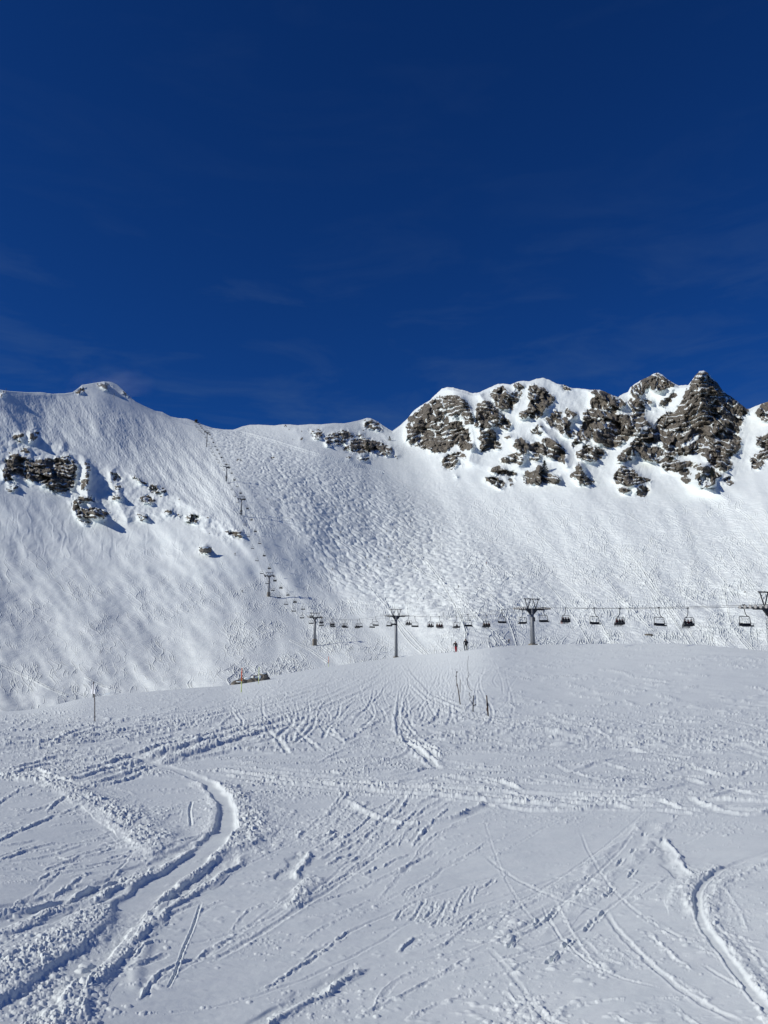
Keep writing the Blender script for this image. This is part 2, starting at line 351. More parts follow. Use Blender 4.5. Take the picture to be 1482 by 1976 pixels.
D += cliff * (fbm(PU / 9.0, PV / 7.0, 3, 71) * 0.9 + (worley(PU / 9.0, PV / 6.0, 5) - 0.5) * 1.2 + 0 + fbm(PU / 3.2, PV / 2.6, 2, 72) * 1.2)
# keep the skyline itself quiet
skyfade = sstep(0, 6, PV - skyL)
D *= 0.25 + 0.75 * skyfade

# left face: rolling shoulders and wind scoops
def poly_dist(pts):
    over = np.zeros(PU.shape); best = np.full(PU.shape, 1e9); side = np.zeros(PU.shape)  # side is a smooth -1..1
    for q_, ((x1, y1), (x2, y2)) in enumerate(zip(pts[:-1], pts[1:])):
        dx, dy = x2 - x1, y2 - y1; L2 = dx * dx + dy * dy
        t0_ = ((PU - x1) * dx + (PV - y1) * dy) / L2; t = np.clip(t0_, 0, 1); ov = (np.maximum(-t0_, 0) * (q_ == 0) + np.maximum(t0_ - 1, 0) * (q_ == len(pts) - 2)) * math.sqrt(L2)
        ex = PU - (x1 + t * dx); ey = PV - (y1 + t * dy)
        d = np.hypot(ex, ey); c = np.clip((dx * (PV - y1) - dy * (PU - x1)) / math.sqrt(L2) / 5.0, -1, 1)
        side = np.where(d < best, c, side); over = np.where(d < best, ov, over); best = np.minimum(best, d)
    return best, side, over
def ridge_line(pts, wl, wr, A):
    """a crest along pts; wl = width on the left of travel (image), wr on the right"""
    d, s, ov = poly_dist(pts)
    w = wl + (wr - wl) * (s * 0.5 + 0.5)
    return -A * np.exp(-(d / w) ** 1.3) * np.exp(-(ov / 14.0) ** 1.5)
# crests of snow (x, y in photo px), lit flank to the left, shaded flank to the right
for pts, wl, wr, A in [
    ([(205, 738), (235, 760), (290, 800), (345, 845), (385, 880)], 60, 22, 3.5),
    ([(120, 862), (160, 880), (172, 900), (168, 960)], 10, 12, 7),
    ([(163, 892), (170, 960), (185, 1000)], 8, 10, 7),
    ([(210, 905), (222, 960), (245, 1000)], 12, 8, 6),
    ([(255, 918), (300, 940), (350, 965), (400, 1000)], 24, 12, 4.5),
    ([(350, 965), (385, 985), (425, 1010), (470, 1040)], 18, 14, 3.5),
    ([(500, 1010), (508, 1050), (525, 1100)], 26, 12, 2.0),
    ([(560, 1005), (600, 1040)], 30, 16, 1.6),
    ([(395, 1058), (415, 1090), (450, 1200)], 40, 30, 1.5),
    ([(60, 835), (120, 862)], 14, 30, 4),
    ([(712, 807), (735, 830), (765, 870)], 18, 9, 6),
    ([(920, 752), (950, 800), (975, 820)], 8, 8, 7), ([(1040, 820), (1085, 870), (1095, 900)], 14, 6, 8), ([(990, 850), (1010, 880), (1000, 900)], 10, 6, 6),
    ([(1145, 755), (1160, 760), (1195, 800), (1230, 830)], 14, 10, 8), ([(1355, 715), (1352, 760), (1365, 830), (1372, 880), (1345, 930)], 46, 30, 20),
    ([(1270, 720), (1300, 745)], 22, 12, 5), ([(1250, 815), (1210, 870), (1195, 920), (1230, 940)], 14, 16, 9), ([(1125, 840), (1120, 900)], 16, 12, 7),
    ([(1290, 850), (1330, 870), (1360, 900)], 16, 12, 5), ([(880, 765), (905, 800), (915, 850), (905, 890)], 26, 9, 12), ([(865, 750), (885, 770), (905, 800)], 26, 10, 8),
]:
    D += ridge_line(pts, wl, wr, A * (1.7 if pts[0][0] > 850 else 1.0)) * (0.25 + 0.75 * skyfade)
roll = fbm(bx / 90.0, by / 90.0, 3, 81) * 5.0 + fbm(bx / 30.0 + 9, by / 30.0, 3, 84) * 1.2
roll = roll + fbm((PU - PV * 0.9) / 105.0, (PU + PV) / 220.0, 3, 87) * 11.0 + fbm(PU / 60.0, PV / 34.0, 3, 88) * 3.0 * sstep(520, 380, PU) * sstep(1000, 1080, PV)
zone_left = sstep(560, 380, PU)
D += (roll * 0.8) * skyfade * (1 - 0.7 * zone_left) + roll * 0.6 * zone_left * skyfade

# --- small vertical relief of the snow (metres up)
H = np.zeros(PU.shape)
def poly_zone(poly, r): return blur(raster([poly]), r)
mog = poly_zone([(380, 830), (470, 835), (600, 880), (740, 930), (860, 1000), (1000, 1090), (1060, 1200), (900, 1235), (760, 1190), (640, 1130), (560, 1010), (470, 920)], 22)
mog2 = poly_zone([(760, 890), (900, 940), (1100, 960), (1482, 965), (1740, 970), (1740, 1260), (1050, 1240), (900, 1080)], 26)
topm = poly_zone([(370, 815), (470, 832), (560, 870), (520, 900), (430, 870)], 8)
a1 = 0.5
mx = bx * math.cos(a1) + by * math.sin(a1); my = -bx * math.sin(a1) + by * math.cos(a1)
wx = mx + fbm(bx / 11, by / 11, 2, 5) * 4; wy = my + fbm(bx / 11, by / 11, 2, 6) * 4
def mogf(s, asp=1.7, seed=1):
    w = worley(wx / s, wy / (s * asp), seed)
    return 1 - np.clip(w, 0, 1) ** 1.6
H += mog * (mogf(4.3) * 1.2 + mogf(2.8, 1.5, 9) * 0.6)
H += topm * mogf(6.0, 1.4, 4) * 0.9
H += mog2 * (mogf(3.4, 1.5, 12) * 0.5)
chop = fbm(bx / 2.2, by / 3.4, 3, 91)
chopz = 0.35 + 0.65 * np.clip(mog + mog2 * 0.6, 0, 1)
H += chop * 0.22 * chopz * (1 - cliff)
# upper left face: streaky skied snow, running down to the right
sx = (PU * 0.62 + PV * 0.78); sy = (-PU * 0.78 + PV * 0.62)
upl = poly_zone([(-250, 760), (160, 765), (330, 815), (430, 880), (540, 1040), (470, 1040), (340, 960), (170, 880), (60, 860), (-250, 850)], 12)
H += upl * (fbm(sx / 7.0, sy / 2.2, 3, 101) * 0.34 + fbm(sx / 46.0, sy / 16.0, 2, 103) * 0.8 + fbm(PU / 2.6, PV / 2.2, 2, 104) * 0.22)
# smooth aprons: vertical flutes
apr = poly_zone([(-250, 960), (60, 945), (150, 1000), (300, 1020), (420, 1040), (420, 1075), (-250, 1085)], 10)
H += apr * (ridged((PU + fbm(PU / 20., PV / 30., 2, 8) * 14) / 15.0, PV / 60.0, 2, 111) * 0.2)
H += sstep(0.02, 0.4, np.clip(blur(mask_big, 22) - cliff, 0, 1)) * right * ridged((PU + (PV - 900) * 0.3 * np.sign(PU - 1000)) / 11.0, PV / 80.0, 2, 113) * 0.22

# ski tracks on the far slopes
def wiggle_tracks(n, box, drift, amp, wl, depth, seed, length=(70, 200), sharp=0.35):
    r = np.random.default_rng(seed)
    Us, Vs, Ds = [], [], []
    for k in range(n):
        u = r.uniform(box[0], box[2]); v = r.uniform(box[1], box[3])
        L = r.uniform(*length); N = int(L * 2.2)
        Rl = float(mtn_R(u, v)); ppm = F / Rl
        dr = drift + r.normal(0, 0.28); t = np.linspace(0, L, N)
        w = wl * r.uniform(0.7, 1.35) * ppm * 0.42; am = amp * r.uniform(0.45, 1.3) * ppm
        ph = r.uniform(0, 6.28)
        s = np.sin(2 * math.pi * t / w + ph + 0.8 * np.sin(t / 31.0 + k))
        s = np.sign(s) * np.abs(s) ** 0.8
        env = 0.75 + 0.25 * np.sin(t / 45.0 + k * 1.3)
        uu = u + dr * t + am * s * env; vv = v + t * 0.9 + am * 0.18 * np.cos(2 * math.pi * 2 * t / w)
        fade = np.minimum(1, np.minimum(t, L - t) / 12.0)
        dd = depth * r.uniform(0.5, 1.2) * fade
        Us.append(uu); Vs.append(vv); Ds.append(dd)
    return np.concatenate(Us), np.concatenate(Vs), np.concatenate(Ds)
def lay(U, V, Dp, wide=1.0):
    A = np.zeros(PU.shape); W = np.zeros(PU.shape)
    dU = np.gradient(U); dV = np.gradient(V); L = np.hypot(dU, dV) + 1e-6
    good = L < 6
    nx = -dV / L; ny = dU / L
    for o, k in ((0, -0.72), (wide * 1.1, 0.85), (-wide * 1.1, 0.5)):
        splat(A, W, (U + nx * o)[good], (V + ny * o)[good], (Dp * k)[good], LW0, LH0)
    return np.where(W > 0, A / np.maximum(W, 0.8), 0)
_H0 = H; H = np.zeros(PU.shape)
H += lay(*wiggle_tracks(300, (900, 950, 1740, 1235), 0.35, 5.6, 30, 0.40, 1, (60, 190)), 1.35)
H += lay(*wiggle_tracks(230, (1000, 945, 1740, 1225), 0.9, 5.0, 34, 0.40, 2, (60, 170)), 1.35)
H += lay(*wiggle_tracks(160, (1000, 1120, 1740, 1240), 0.25, 5.6, 30, 0.42, 12, (40, 110)), 1.4)
H += lay(*wiggle_tracks(190, (-250, 1060, 430, 1300), 0.35, 2.2, 20, 0.19, 3, (60, 200)))
H += lay(*wiggle_tracks(130, (-250, 1040, 480, 1150), 1.2, 2.0, 22, 0.2, 31, (60, 160)))
H += lay(*wiggle_tracks(150, (430, 1080, 640, 1290), 0.45, 2.6, 18, 0.36, 4, (60, 150)))
H += lay(*wiggle_tracks(200, (620, 1150, 1000, 1270), 0.4, 2.6, 17, 0.36, 5, (40, 110)))
H += lay(*wiggle_tracks(260, (430, 900, 1000, 1200), 0.7, 2.6, 22, 0.22, 6, (50, 150)))
H += lay(*wiggle_tracks(120, (-250, 780, 420, 900), 1.1, 1.2, 26, 0.14, 7, (80, 200)))
H = np.where(H > 0, 0.32 * np.tanh(H / 0.32), 0.22 * np.tanh(H / 0.22))
H = _H0 + H * (0.22 + 0.95 * sstep(-0.28, 0.30, fbm(PU / 85.0 + 3, PV / 40.0, 3, 123)))
def line_track(pts, depth, wide=1.2):
    p = np.array(pts, float); seg = np.hypot(*np.diff(p, axis=0).T); c = np.r_[0, np.cumsum(seg)]
    t = np.arange(0, c[-1], 0.45)
    return lay(np.interp(t, c, p[:, 0]), np.interp(t, c, p[:, 1]), np.full(t.shape, depth), wide)
_r = np.random.default_rng(77)
for k in range(46):      # long traverses and schusses
    u0_ = _r.uniform(600, 1500); v0_ = _r.uniform(980, 1160); L_ = _r.uniform(120, 330); a_ = _r.uniform(0.15, 1.0); b_ = _r.normal(0, 0.12)
    tt = np.linspace(0, 1, 12); H += line_track(list(zip(u0_ + L_ * tt * math.cos(a_) - b_ * L_ * np.sin(tt * 3.1) * math.sin(a_), v0_ + L_ * tt * math.sin(a_) + b_ * L_ * np.sin(tt * 3.1) * math.cos(a_))), 0.30, 1.2) if k % 1 == 0 else 0
H += line_track([(465, 836), (520, 850), (560, 862), (620, 880), (690, 898), (740, 912)], 0.9, 2.0)
H += line_track([(560, 1235), (600, 1255), (633, 1279)], 0.3) + line_track([(0, 1283), (60, 1310), (95, 1328), (130, 1343)], 0.35) + line_track([(165, 1307), (200, 1325), (232, 1335)], 0.35)
H += line_track([(480, 990), (530, 1000), (575, 1012), (640, 1040), (700, 1080)], 0.5, 1.8)
H += line_track([(940, 1180), (840, 1170), (700, 1168), (660, 1160)], 0.25)
H *= 1.25 * (0.2 + 0.8 * skyfade) * (1 - 0.85 * cliff)
print('mountain relief', time.time() - T0)

# ------------------------------------------------------------------ mountain mesh
def cols(lo, hi, step, far_lo, far_hi):
    c = list(np.arange(lo, hi + 0.01, step))
    a, s = lo, step
    left = []
    while a > far_lo: s = min(s * 1.35, 250); a -= s; left.append(a)
    a, s = hi, step; rightc = []
    while a < far_hi: s = min(s * 1.35, 250); a += s; rightc.append(a)
    return np.array(left[::-1] + c + rightc)
def mesh_grid(name, X, Y, Z, flip=False):
    n, m = X.shape
    me = bpy.data.meshes.new(name)
    co = np.stack([X, Y, Z], -1).reshape(-1, 3).astype(np.float32)
    idx = np.arange(n * m).reshape(n, m)
    q = np.stack([idx[:-1, :-1], idx[:-1, 1:], idx[1:, 1:], idx[1:, :-1]], -1).reshape(-1, 4)
    if flip: q = q[:, ::-1]
    me.vertices.add(len(co)); me.vertices.foreach_set('co', co.ravel())
    me.loops.add(q.size); me.loops.foreach_set('vertex_index', q.ravel().astype(np.int32))
    me.polygons.add(len(q)); me.polygons.foreach_set('loop_start', np.arange(0, q.size, 4, dtype=np.int32))
    me.polygons.foreach_set('loop_total', np.full(len(q), 4, dtype=np.int32))
    me.polygons.foreach_set('use_smooth', np.ones(len(q), bool))
    me.update(calc_edges=True)
    return me
COL = bpy.context.scene.collection
def link(o): COL.objects.link(o); return o

mc = cols(-120, 1602, 1.0, -2600, 4200)
NR = 640
w = np.linspace(0, 1, NR)[:, None]
vt = sky_v(mc)[None, :] + 0.0; vb = (rid_v(mc) + 55)[None, :]
MV = vt + (vb - vt) * w; MU = np.broadcast_to(mc[None, :], MV.shape)
inside = sstep(-255, -200, MU) * (1 - sstep(1700, 1745, MU))
Rm = mtn_R(MU, MV) + bil(D, MU, MV, LW0, LH0) * inside
def sky_jag(u):
    c = np.interp(u, [0, 760, 800, 1440, 1482], [0.3, 0.3, 0.9, 0.9, 0.6])
    return c
X, Y, Z = img2pos(MU, MV + (fbm(MU / 5.0, MU * 0 + 1.5, 3, 7) * sky_jag(MU)) * np.exp(-(MV - vt) / 5.0), Rm)
Z = Z + bil(H, MU, MV, LW0, LH0) * inside
def mtn_point(u, v, lift=0.0):
    """world point on the mountain seen at (u, v)"""
    u = np.array([float(u)]); v = np.array([float(v)])
    R = mtn_R(u, v) + bil(D, u, v, LW0, LH0)
    x, y, z = img2pos(u, v, R)
    return Vector((x[0], y[0], z[0] + bil(H, u, v, LW0, LH0)[0] + lift))
# back side rows beyond the skyline
back = []
for k, (dr, dz) in enumerate([(3, -0.2), (12, -5), (60, -40), (300, -200), (800, -380)]):
    f = 1 + dr / np.maximum(Rm[0], 1)
    back.append((X[0] * f, Y[0] * f, Z[0] + dz))
Xb = np.array([b[0] for b in back[::-1]]); Yb = np.array([b[1] for b in back[::-1]]); Zb = np.array([b[2] for b in back[::-1]])
# rock attribute from slope of the finished surface
Pm = np.stack([X, Y, Z], -1)
du_ = np.gradient(Pm, axis=1); dv_ = np.gradient(Pm, axis=0)
Nn = np.cross(dv_, du_); Nn /= np.linalg.norm(Nn, axis=-1, keepdims=True) + 1e-9
Nn *= np.sign((Nn * -Pm).sum(-1, keepdims=True))          # facing the valley
nz = Nn[..., 2]
mk = bil(mask, MU, MV, LW0, LH0)
loose = bil(blur(mask, 3), MU, MV, LW0, LH0)
nn = fbm(MU / 4.0, MV / 3.0, 3, 201)
f1 = q0 / 11.5; f2 = q0 / 5.2 + fbm(PU / 25., PV / 9., 2, 46) * 0.8
f1 = f1 - np.floor(f1); f2 = f2 - np.floor(f2)
na = fbm(PU / 13.0, PV / 6.0, 3, 211); nb = fbm(PU / 9.0, PV / 4.0, 3, 213); big = fbm(PU / 38.0, PV / 30.0, 2, 215)
gul = sstep(0.86, 0.94, 0.0 * PU + ridged(PU / 30.0 + PV / 60.0 * np.sign(PU - 1280) * 0.5 + na * .15, PV / 110.0, 2, 219) + 0.06 * nb)
led1 = sstep(0.78, 0.84, f1 + na * 0.26 + big * 0.26 - 0.08)
led2 = sstep(0.80, 0.88, f2 + nb * 0.30 + big * 0.60 - 0.27)
edge = 1 - sstep(0.55, 0.95, blur(mask, 5))            # outcrop rims are more snowed in
led3 = sstep(0.30, 0.5, nb * 0.6 + na * 0.5 + edge * np.where(PU < 770, 0.34, 0.24) - np.where(PU < 770, 0.08, 0.19))
snowf = np.clip(np.maximum(np.maximum(np.maximum(led1, led2), led3), gul), 0, 1)
fleck = sstep(0.34, 0.46, nb * 0.7 + na * 0.6) * sstep(0.3, 0.7, blur(crag, 4)) * np.where(PU < 500, 0.95, np.where(PU < 780, 0.85, 0.4)) * sstep(-0.05, 0.2, fbm(PU / 17.0, PV / 12.0, 2, 223))
fleckL = bil(fleck, MU, MV, LW0, LH0)
snowL = bil(snowf, MU, MV, LW0, LH0)
rock = np.maximum(sstep(0.22, 0.45, mk) * (1 - snowL) * sstep(0.99, 0.88, nz), fleckL * sstep(0.95, 0.8, nz))
Xa = np.vstack([Xb, X]); Ya = np.vstack([Yb, Y]); Za = np.vstack([Zb, Z]); rocka = np.vstack([np.zeros(Xb.shape), rock])
me = mesh_grid('mountain', Xa, Ya, Za, flip=True)
at = me.attributes.new('rock', 'FLOAT', 'POINT'); at.data.foreach_set('value', rocka.ravel().astype(np.float32))
mountain = link(bpy.data.objects.new('mountain', me)); mountain['kind'] = 'structure'
print('mountain mesh', len(me.vertices), time.time() - T0, 'rock frac', rock.mean())

# ================================================================== near ground
GU0, GV0 = -460, 1236
GWn, GHn = 2400, 1010
QU, QV = np.meshgrid(GU0 + np.arange(GWn, dtype=float), GV0 + np.arange(GHn, dtype=float))
GRm = ground_R(QU, QV)
gx, gy, gz = img2pos(QU, QV, GRm)
dRdv = np.abs(np.gradient(GRm, axis=0)) + 1e-4      # metres of depth per px
ppmU = F / GRm                                      # px per metre across
G = np.zeros(QU.shape); SG = np.zeros(QU.shape); RG = np.zeros(QU.shape); CN = np.zeros(QU.shape); CG = np.zeros(QU.shape)      # texture, strokes, crumbs
# broad swells, wind-packed texture
G += fbm(gx / 9.0, gy / 9.0, 3, 301) * 0.10 * sstep(2, 14, GRm) * sstep(300, 60, GRm)
G += fbm(gx / 1.9, gy / 1.9, 3, 305) * 0.028
ang = 0.45
ax = gx * math.cos(ang) + gy * math.sin(ang); ay = -gx * math.sin(ang) + gy * math.cos(ang)
G += fbm(ax / 0.55, ay / 0.16, 3, 307) * 0.0065
G += fbm(gx / 0.05, gy / 0.05, 2, 309) * 0.0011
G += np.maximum(0, fbm(gx / 0.09, gy / 0.07, 2, 311) - 0.22) * 0.02 * sstep(-0.15, 0.35, fbm(gx / 1.3, gy / 0.8, 3, 312))
# far part: wind crust with long streaks
G += sstep(22, 60, GRm) * fbm(gx / 3.2, gy / 9.0, 3, 315) * 0.05
G += sstep(12, 30, GRm) * np.maximum(0, fbm(gx / 1.2 + 7, gy / 1.6, 3, 317) - 0.12) * 0.22 * sstep(0.1, 0.5, fbm(gx / 9, gy / 12, 2, 318) + 0.25 + 0.3 * (QV > 1385))

def gR(u, v): return bil(GRm, u, v, GU0, GV0)
def stroke(pts, prof, wid, rough=0.25, chunk=0.0, seed=0, smooth=True, fade=0.12, st=2.4, clean=False):
    """stamp a path. prof(o) -> height for o in -1..1 across a total half width wid (m)"""
    r = np.random.default_rng(seed + 1000)
    p = np.array(pts, float)
    c = np.r_[0, np.cumsum(np.hypot(*np.diff(p, axis=0).T))]
    if c[-1] < 2: return
    t = np.arange(0, c[-1], 0.5)
    u = np.interp(t, c, p[:, 0]); v = np.interp(t, c, p[:, 1])
    if smooth and len(t) > 30:
        k = min(41, (len(t) // 4) * 2 + 1); ker = np.hanning(k + 2)[1:-1]; ker /= ker.sum()
        u2 = np.convolve(np.pad(u, k // 2, mode='edge'), ker, 'valid'); v2 = np.convolve(np.pad(v, k // 2, mode='edge'), ker, 'valid')
        u, v = u2[:len(t)], v2[:len(t)]
    R = gR(u, v); x, y, _ = img2pos(u, v, R)
    tx = np.gradient(x); ty = np.gradient(y); L = np.hypot(tx, ty) + 1e-9; nx, ny = -ty / L, tx / L
    cum = np.cumsum(L)
    pp = F / R; dv = 1.0 / bil(dRdv, u, v, GU0, GV0)
    # px extent of half width
    rad = (nx * x + ny * y) / R; tan = (nx * y - ny * x) / R
    ext = wid * np.hypot(tan * pp, rad * dv)
    K = int(min(240, max(3, math.ceil(ext.max() * 2 / 0.7))))
    fd = np.clip(np.minimum(t, c[-1] - t) / (c[-1] * fade + 1), 0, 1)
    fd = fd * fd * (3 - 2 * fd)
    A = np.zeros(G.shape); W = np.zeros(G.shape)
    Uu, Vv, Hh = [], [], []
    for k in range(K):
        o = -1 + 2 * (k + 0.5) / K
        jit = gnoise(cum / (wid * 0.9 * st), np.full_like(cum, o * 1.2 + seed), seed) * rough
        jit2 = gnoise(cum / (wid * 0.30 * st), np.full_like(cum, o * 3.1), seed + 3) * rough * 0.6
        h = prof(np.clip(o + jit * 0.5, -1, 1)) * (1 + jit + jit2)
        off = o * wid * (1 + 0.25 * gnoise(cum / (wid * 2.2), np.full_like(cum, 0.3), seed + 9))
        du = tan * off * pp; dvv = -rad * off * dv
        Uu.append(u + du); Vv.append(v + dvv); Hh.append(h * fd)
    U_ = np.concatenate(Uu); V_ = np.concatenate(Vv); H_ = np.concatenate(Hh)
    i0 = int(max(0, V_.min() - GV0 - 2)); i1 = int(min(GHn, V_.max() - GV0 + 3)); j0 = int(max(0, U_.min() - GU0 - 2)); j1 = int(min(GWn, U_.max() - GU0 + 3))
    if i1 - i0 < 3 or j1 - j0 < 3: return
    A = np.zeros((i1 - i0, j1 - j0)); W = np.zeros_like(A)
    splat(A, W, U_, V_, H_, GU0 + j0, GV0 + i0)
    for ax_ in (0, 1): A = box1(A, 1, ax_); W = box1(W, 1, ax_)
    Hs = np.where(W > 0.04, A / np.maximum(W, 0.3), 0)
    SG[i0:i1, j0:j1] += Hs
    if clean: CN[i0:i1, j0:j1] = np.maximum(CN[i0:i1, j0:j1], np.clip(-Hs / 0.012, 0, 1))
    if rough > 0.45: RG[i0:i1, j0:j1] = np.maximum(RG[i0:i1, j0:j1], np.clip(Hs / (0.02 + 0.15 * wid), 0, 1))
    if chunk > 0:      # loose crumbs along the path
        tot = cum[-1]
        n = int(min(2600, chunk * tot / max(wid, 0.02)))
        k = r.integers(0, len(t), n); o = r.normal(0, 0.55, n) * wid
        s = np.minimum(r.pareto(2.4, n) * 0.007 + 0.005, 0.032) * (0.55 + 0.5 * min(1.6, wid / 0.25))
        clumps(u[k] + tan[k] * o * pp[k], v[k] - rad[k] * o * dv[k], s, seed)

def clumps(U, V, S, seed=0, hk=0.8):
    r = np.random.default_rng(seed + 77)
    ok = (U > GU0 + 4) & (U < GU0 + GWn - 5) & (V > GV0 + 3) & (V < GV0 + GHn - 4)
    U, V, S = U[ok], V[ok], S[ok]
    R = gR(U, V); ru = S * F / R; rv = S / bil(dRdv, U, V, GU0, GV0)
    for a in range(len(U)):
        if ru[a] < 0.35: continue
        eu = max(ru[a], 0.8); ev = max(rv[a], 0.7)
        j0 = int(U[a] - eu - GU0); j1 = int(U[a] + eu - GU0) + 2; i0 = int(V[a] - ev - GV0); i1 = int(V[a] + ev - GV0) + 2
        if j0 < 0 or i0 < 0 or j1 > GWn or i1 > GHn: continue
        xx = (np.arange(j0, j1) + GU0 - U[a]) / eu; yy = (np.arange(i0, i1) + GV0 - V[a]) / ev
        ca, sa = math.cos(r.uniform(0, 3)), 0.7
        d = np.maximum(np.abs(xx[None, :] * ca + yy[:, None] * sa), np.abs(-xx[None, :] * sa + yy[:, None] * ca)) * 0.6 + 0.4 * np.sqrt(xx[None, :] ** 2 + yy[:, None] ** 2)
        hgt = S[a] * hk * r.uniform(0.5, 1.2) * np.clip(1.35 * (1 - d ** 2.2), 0, 1)
        CG[i0:i1, j0:j1] = np.maximum(CG[i0:i1, j0:j1], hgt * (1.0 if ru[a] >= 1 else 0.7))

groove = lambda d, b=0.5: (lambda o: -d * np.exp(-(o / 0.42) ** 4) + b * d * (np.exp(-((np.abs(o) - 0.72) / 0.16) ** 2)))
berm = lambda hgt: (lambda o: hgt * np.exp(-(o / 0.55) ** 2))
onesided = lambda d, hgt: (lambda o: -d * np.exp(-((o + 0.25) / 0.4) ** 4) + hgt * np.exp(-((o - 0.62) / 0.2) ** 2))

# the big carved turn on the left
turn = [(240, 1452), (300, 1470), (350, 1486), (400, 1508), (428, 1535), (440, 1562), (438, 1592), (412, 1628), (360, 1672), (300, 1712), (255, 1752), (215, 1792), (165, 1842), (100, 1895), (20, 1955), (-60, 2010)]
stroke(turn, lambda o: -0.075 * np.exp(-(o / 0.5) ** 4) + 0.03 * np.exp(-((np.abs(o) - 0.78) / 0.15) ** 2), 0.21, 0.12, 0.0, 1, clean=True)
stroke([(388, 1506), (420, 1516), (450, 1536), (468, 1562), (474, 1590), (462, 1618), (440, 1645)], berm(0.12), 0.36, 0.9, 60, 2)
stroke([(430, 1520), (470, 1560), (480, 1610)], berm(0.04), 0.9, 0.9, 70, 3)
stroke([(470, 1640), (420, 1680), (360, 1718), (300, 1752), (252, 1796), (205, 1842), (160, 1888), (118, 1935), (80, 1990), (50, 2040)], onesided(0.05, 0.05), 0.16, 0.7, 12, 4)
stroke([(455, 1625), (400, 1668), (345, 1706), (300, 1740), (262, 1778)], berm(0.035), 0.10, 0.9, 8, 41)
stroke([(430, 1600), (400, 1622), (340, 1650), (290, 1678), (240, 1702), (180, 1728), (90, 1760), (0, 1790), (-60, 1806)], onesided(0.035, 0.055), 0.17, 0.9, 12, 5)
stroke([(300, 1660), (240, 1690), (150, 1722), (60, 1750), (-40, 1768)], onesided(0.03, 0.045), 0.12, 0.9, 10, 6)
stroke([(230, 1745), (200, 1772), (160, 1800), (110, 1825), (50, 1850), (-20, 1880)], berm(0.13), 0.24, 0.8, 60, 7)
stroke([(215, 1765), (170, 1805), (100, 1845), (30, 1880), (-40, 1915)], berm(0.05), 0.34, 0.8, 60, 71)
stroke([(150, 1880), (120, 1920), (95, 1960), (70, 2010)], berm(0.04), 0.22, 0.9, 60, 72)
# left ridge of pushed snow
stroke([(-40, 1492), (40, 1503), (110, 1514), (170, 1534), (215, 1565), (250, 1590), (280, 1612), (290, 1635), (278, 1660)], berm(0.12), 0.26, 0.6, 30, 8)
stroke([(130, 1520), (200, 1545), (260, 1580), (300, 1600), (320, 1640)], berm(0.06), 0.5, 0.9, 60, 9)
stroke([(290, 1462), (330, 1450), (380, 1436), (430, 1421), (480, 1405), (560, 1385), (640, 1360), (720, 1325), (770, 1290)], onesided(0.14, 0.13), 0.5, 0.8, 10, 10)
stroke([(310, 1468), (350, 1450), (420, 1432), (480, 1412)], berm(0.12), 0.35, 0.9, 40, 101)
stroke([(50, 1417), (110, 1410), (170, 1404), (230, 1396), (270, 1389), (340, 1378), (400, 1370), (480, 1352), (560, 1336)], groove(0.10, 0.3), 0.22, 0.2, 0, 11)
# narrow cuts
stroke([(390, 1738), (372, 1790), (352, 1835), (338, 1880), (322, 1908)], groove(0.02, 0.3), 0.013, 0.4, 2, 12)
stroke([(292, 1808), (275, 1840), (263, 1870), (262, 1915)], lambda o: 0.02 * np.exp(-(o / 0.35) ** 2), 0.10, 0.1, 0, 13)
stroke([(372, 1540), (366, 1560), (370, 1590)], groove(0.03, 0.3), 0.03, 0.4, 2, 14)
# right carved track
rt = [(1560, 1630), (1482, 1648), (1430, 1664), (1385, 1684), (1358, 1706), (1345, 1732), (1347, 1762), (1362, 1796), (1388, 1832), (1415, 1868), (1445, 1908), (1482, 1948), (1560, 2020)]
stroke(rt, lambda o: -0.024 * np.exp(-(o / 0.6) ** 4) + 0.012 * np.exp(-((np.abs(o) - 0.85) / 0.12) ** 2), 0.043, 0.06, 0, 15, clean=True)
stroke([(u + 28, v + 12) for u, v in rt], berm(0.018), 0.10, 0.9, 26, 16)
stroke([(1400, 1672), (1352, 1690), (1325, 1715), (1325, 1745), (1345, 1775)], berm(0.035), 0.16, 0.9, 34, 17)
stroke([(1345, 1690), (1320, 1720), (1322, 1750)], berm(0.01), 0.3, 0.9, 30, 18)
# foot holes climbing to the right
pr = np.random.default_rng(5)
for a, b in [((1290, 1572), (1000, 1812)), ((1310, 1585), (1090, 1830))]:
    for k in range(9):
        f = k / 8 + pr.normal(0, 0.03); u = a[0] + (b[0] - a[0]) * f + pr.normal(0, 9); v = a[1] + (b[1] - a[1]) * f + pr.normal(0, 3)
        L = (8 + 32 * f) * pr.uniform(0.5, 1.2)
        stroke([(u, v), (u - L * 0.6, v + L * 0.7)], groove(0.022 + 0.01 * f, 0.4), 0.026, 0.9, 2, 30 + k)
stroke([(1290, 1575), (1150, 1690), (1060, 1760), (1000, 1812)], lambda o: 0.012 * np.exp(-((np.abs(o) - 0.6) / 0.3) ** 2), 0.22, 0.9, 5, 60)
stroke([(1265, 1618), (1285, 1640), (1300, 1675), (1330, 1700)], onesided(0.02, 0.04), 0.12, 0.6, 3, 61)
stroke([(700, 1862), (650, 1890), (590, 1922), (520, 1962), (440, 2010)], onesided(0.025, 0.03), 0.09, 0.6, 7, 62)
stroke([(620, 1690), (585, 1720), (555, 1762)], berm(0.03), 0.12, 0.9, 20, 63)
stroke([(590, 1640), (560, 1680), (548, 1700)], onesided(0.04, 0.04), 0.12, 0.7, 12, 64)
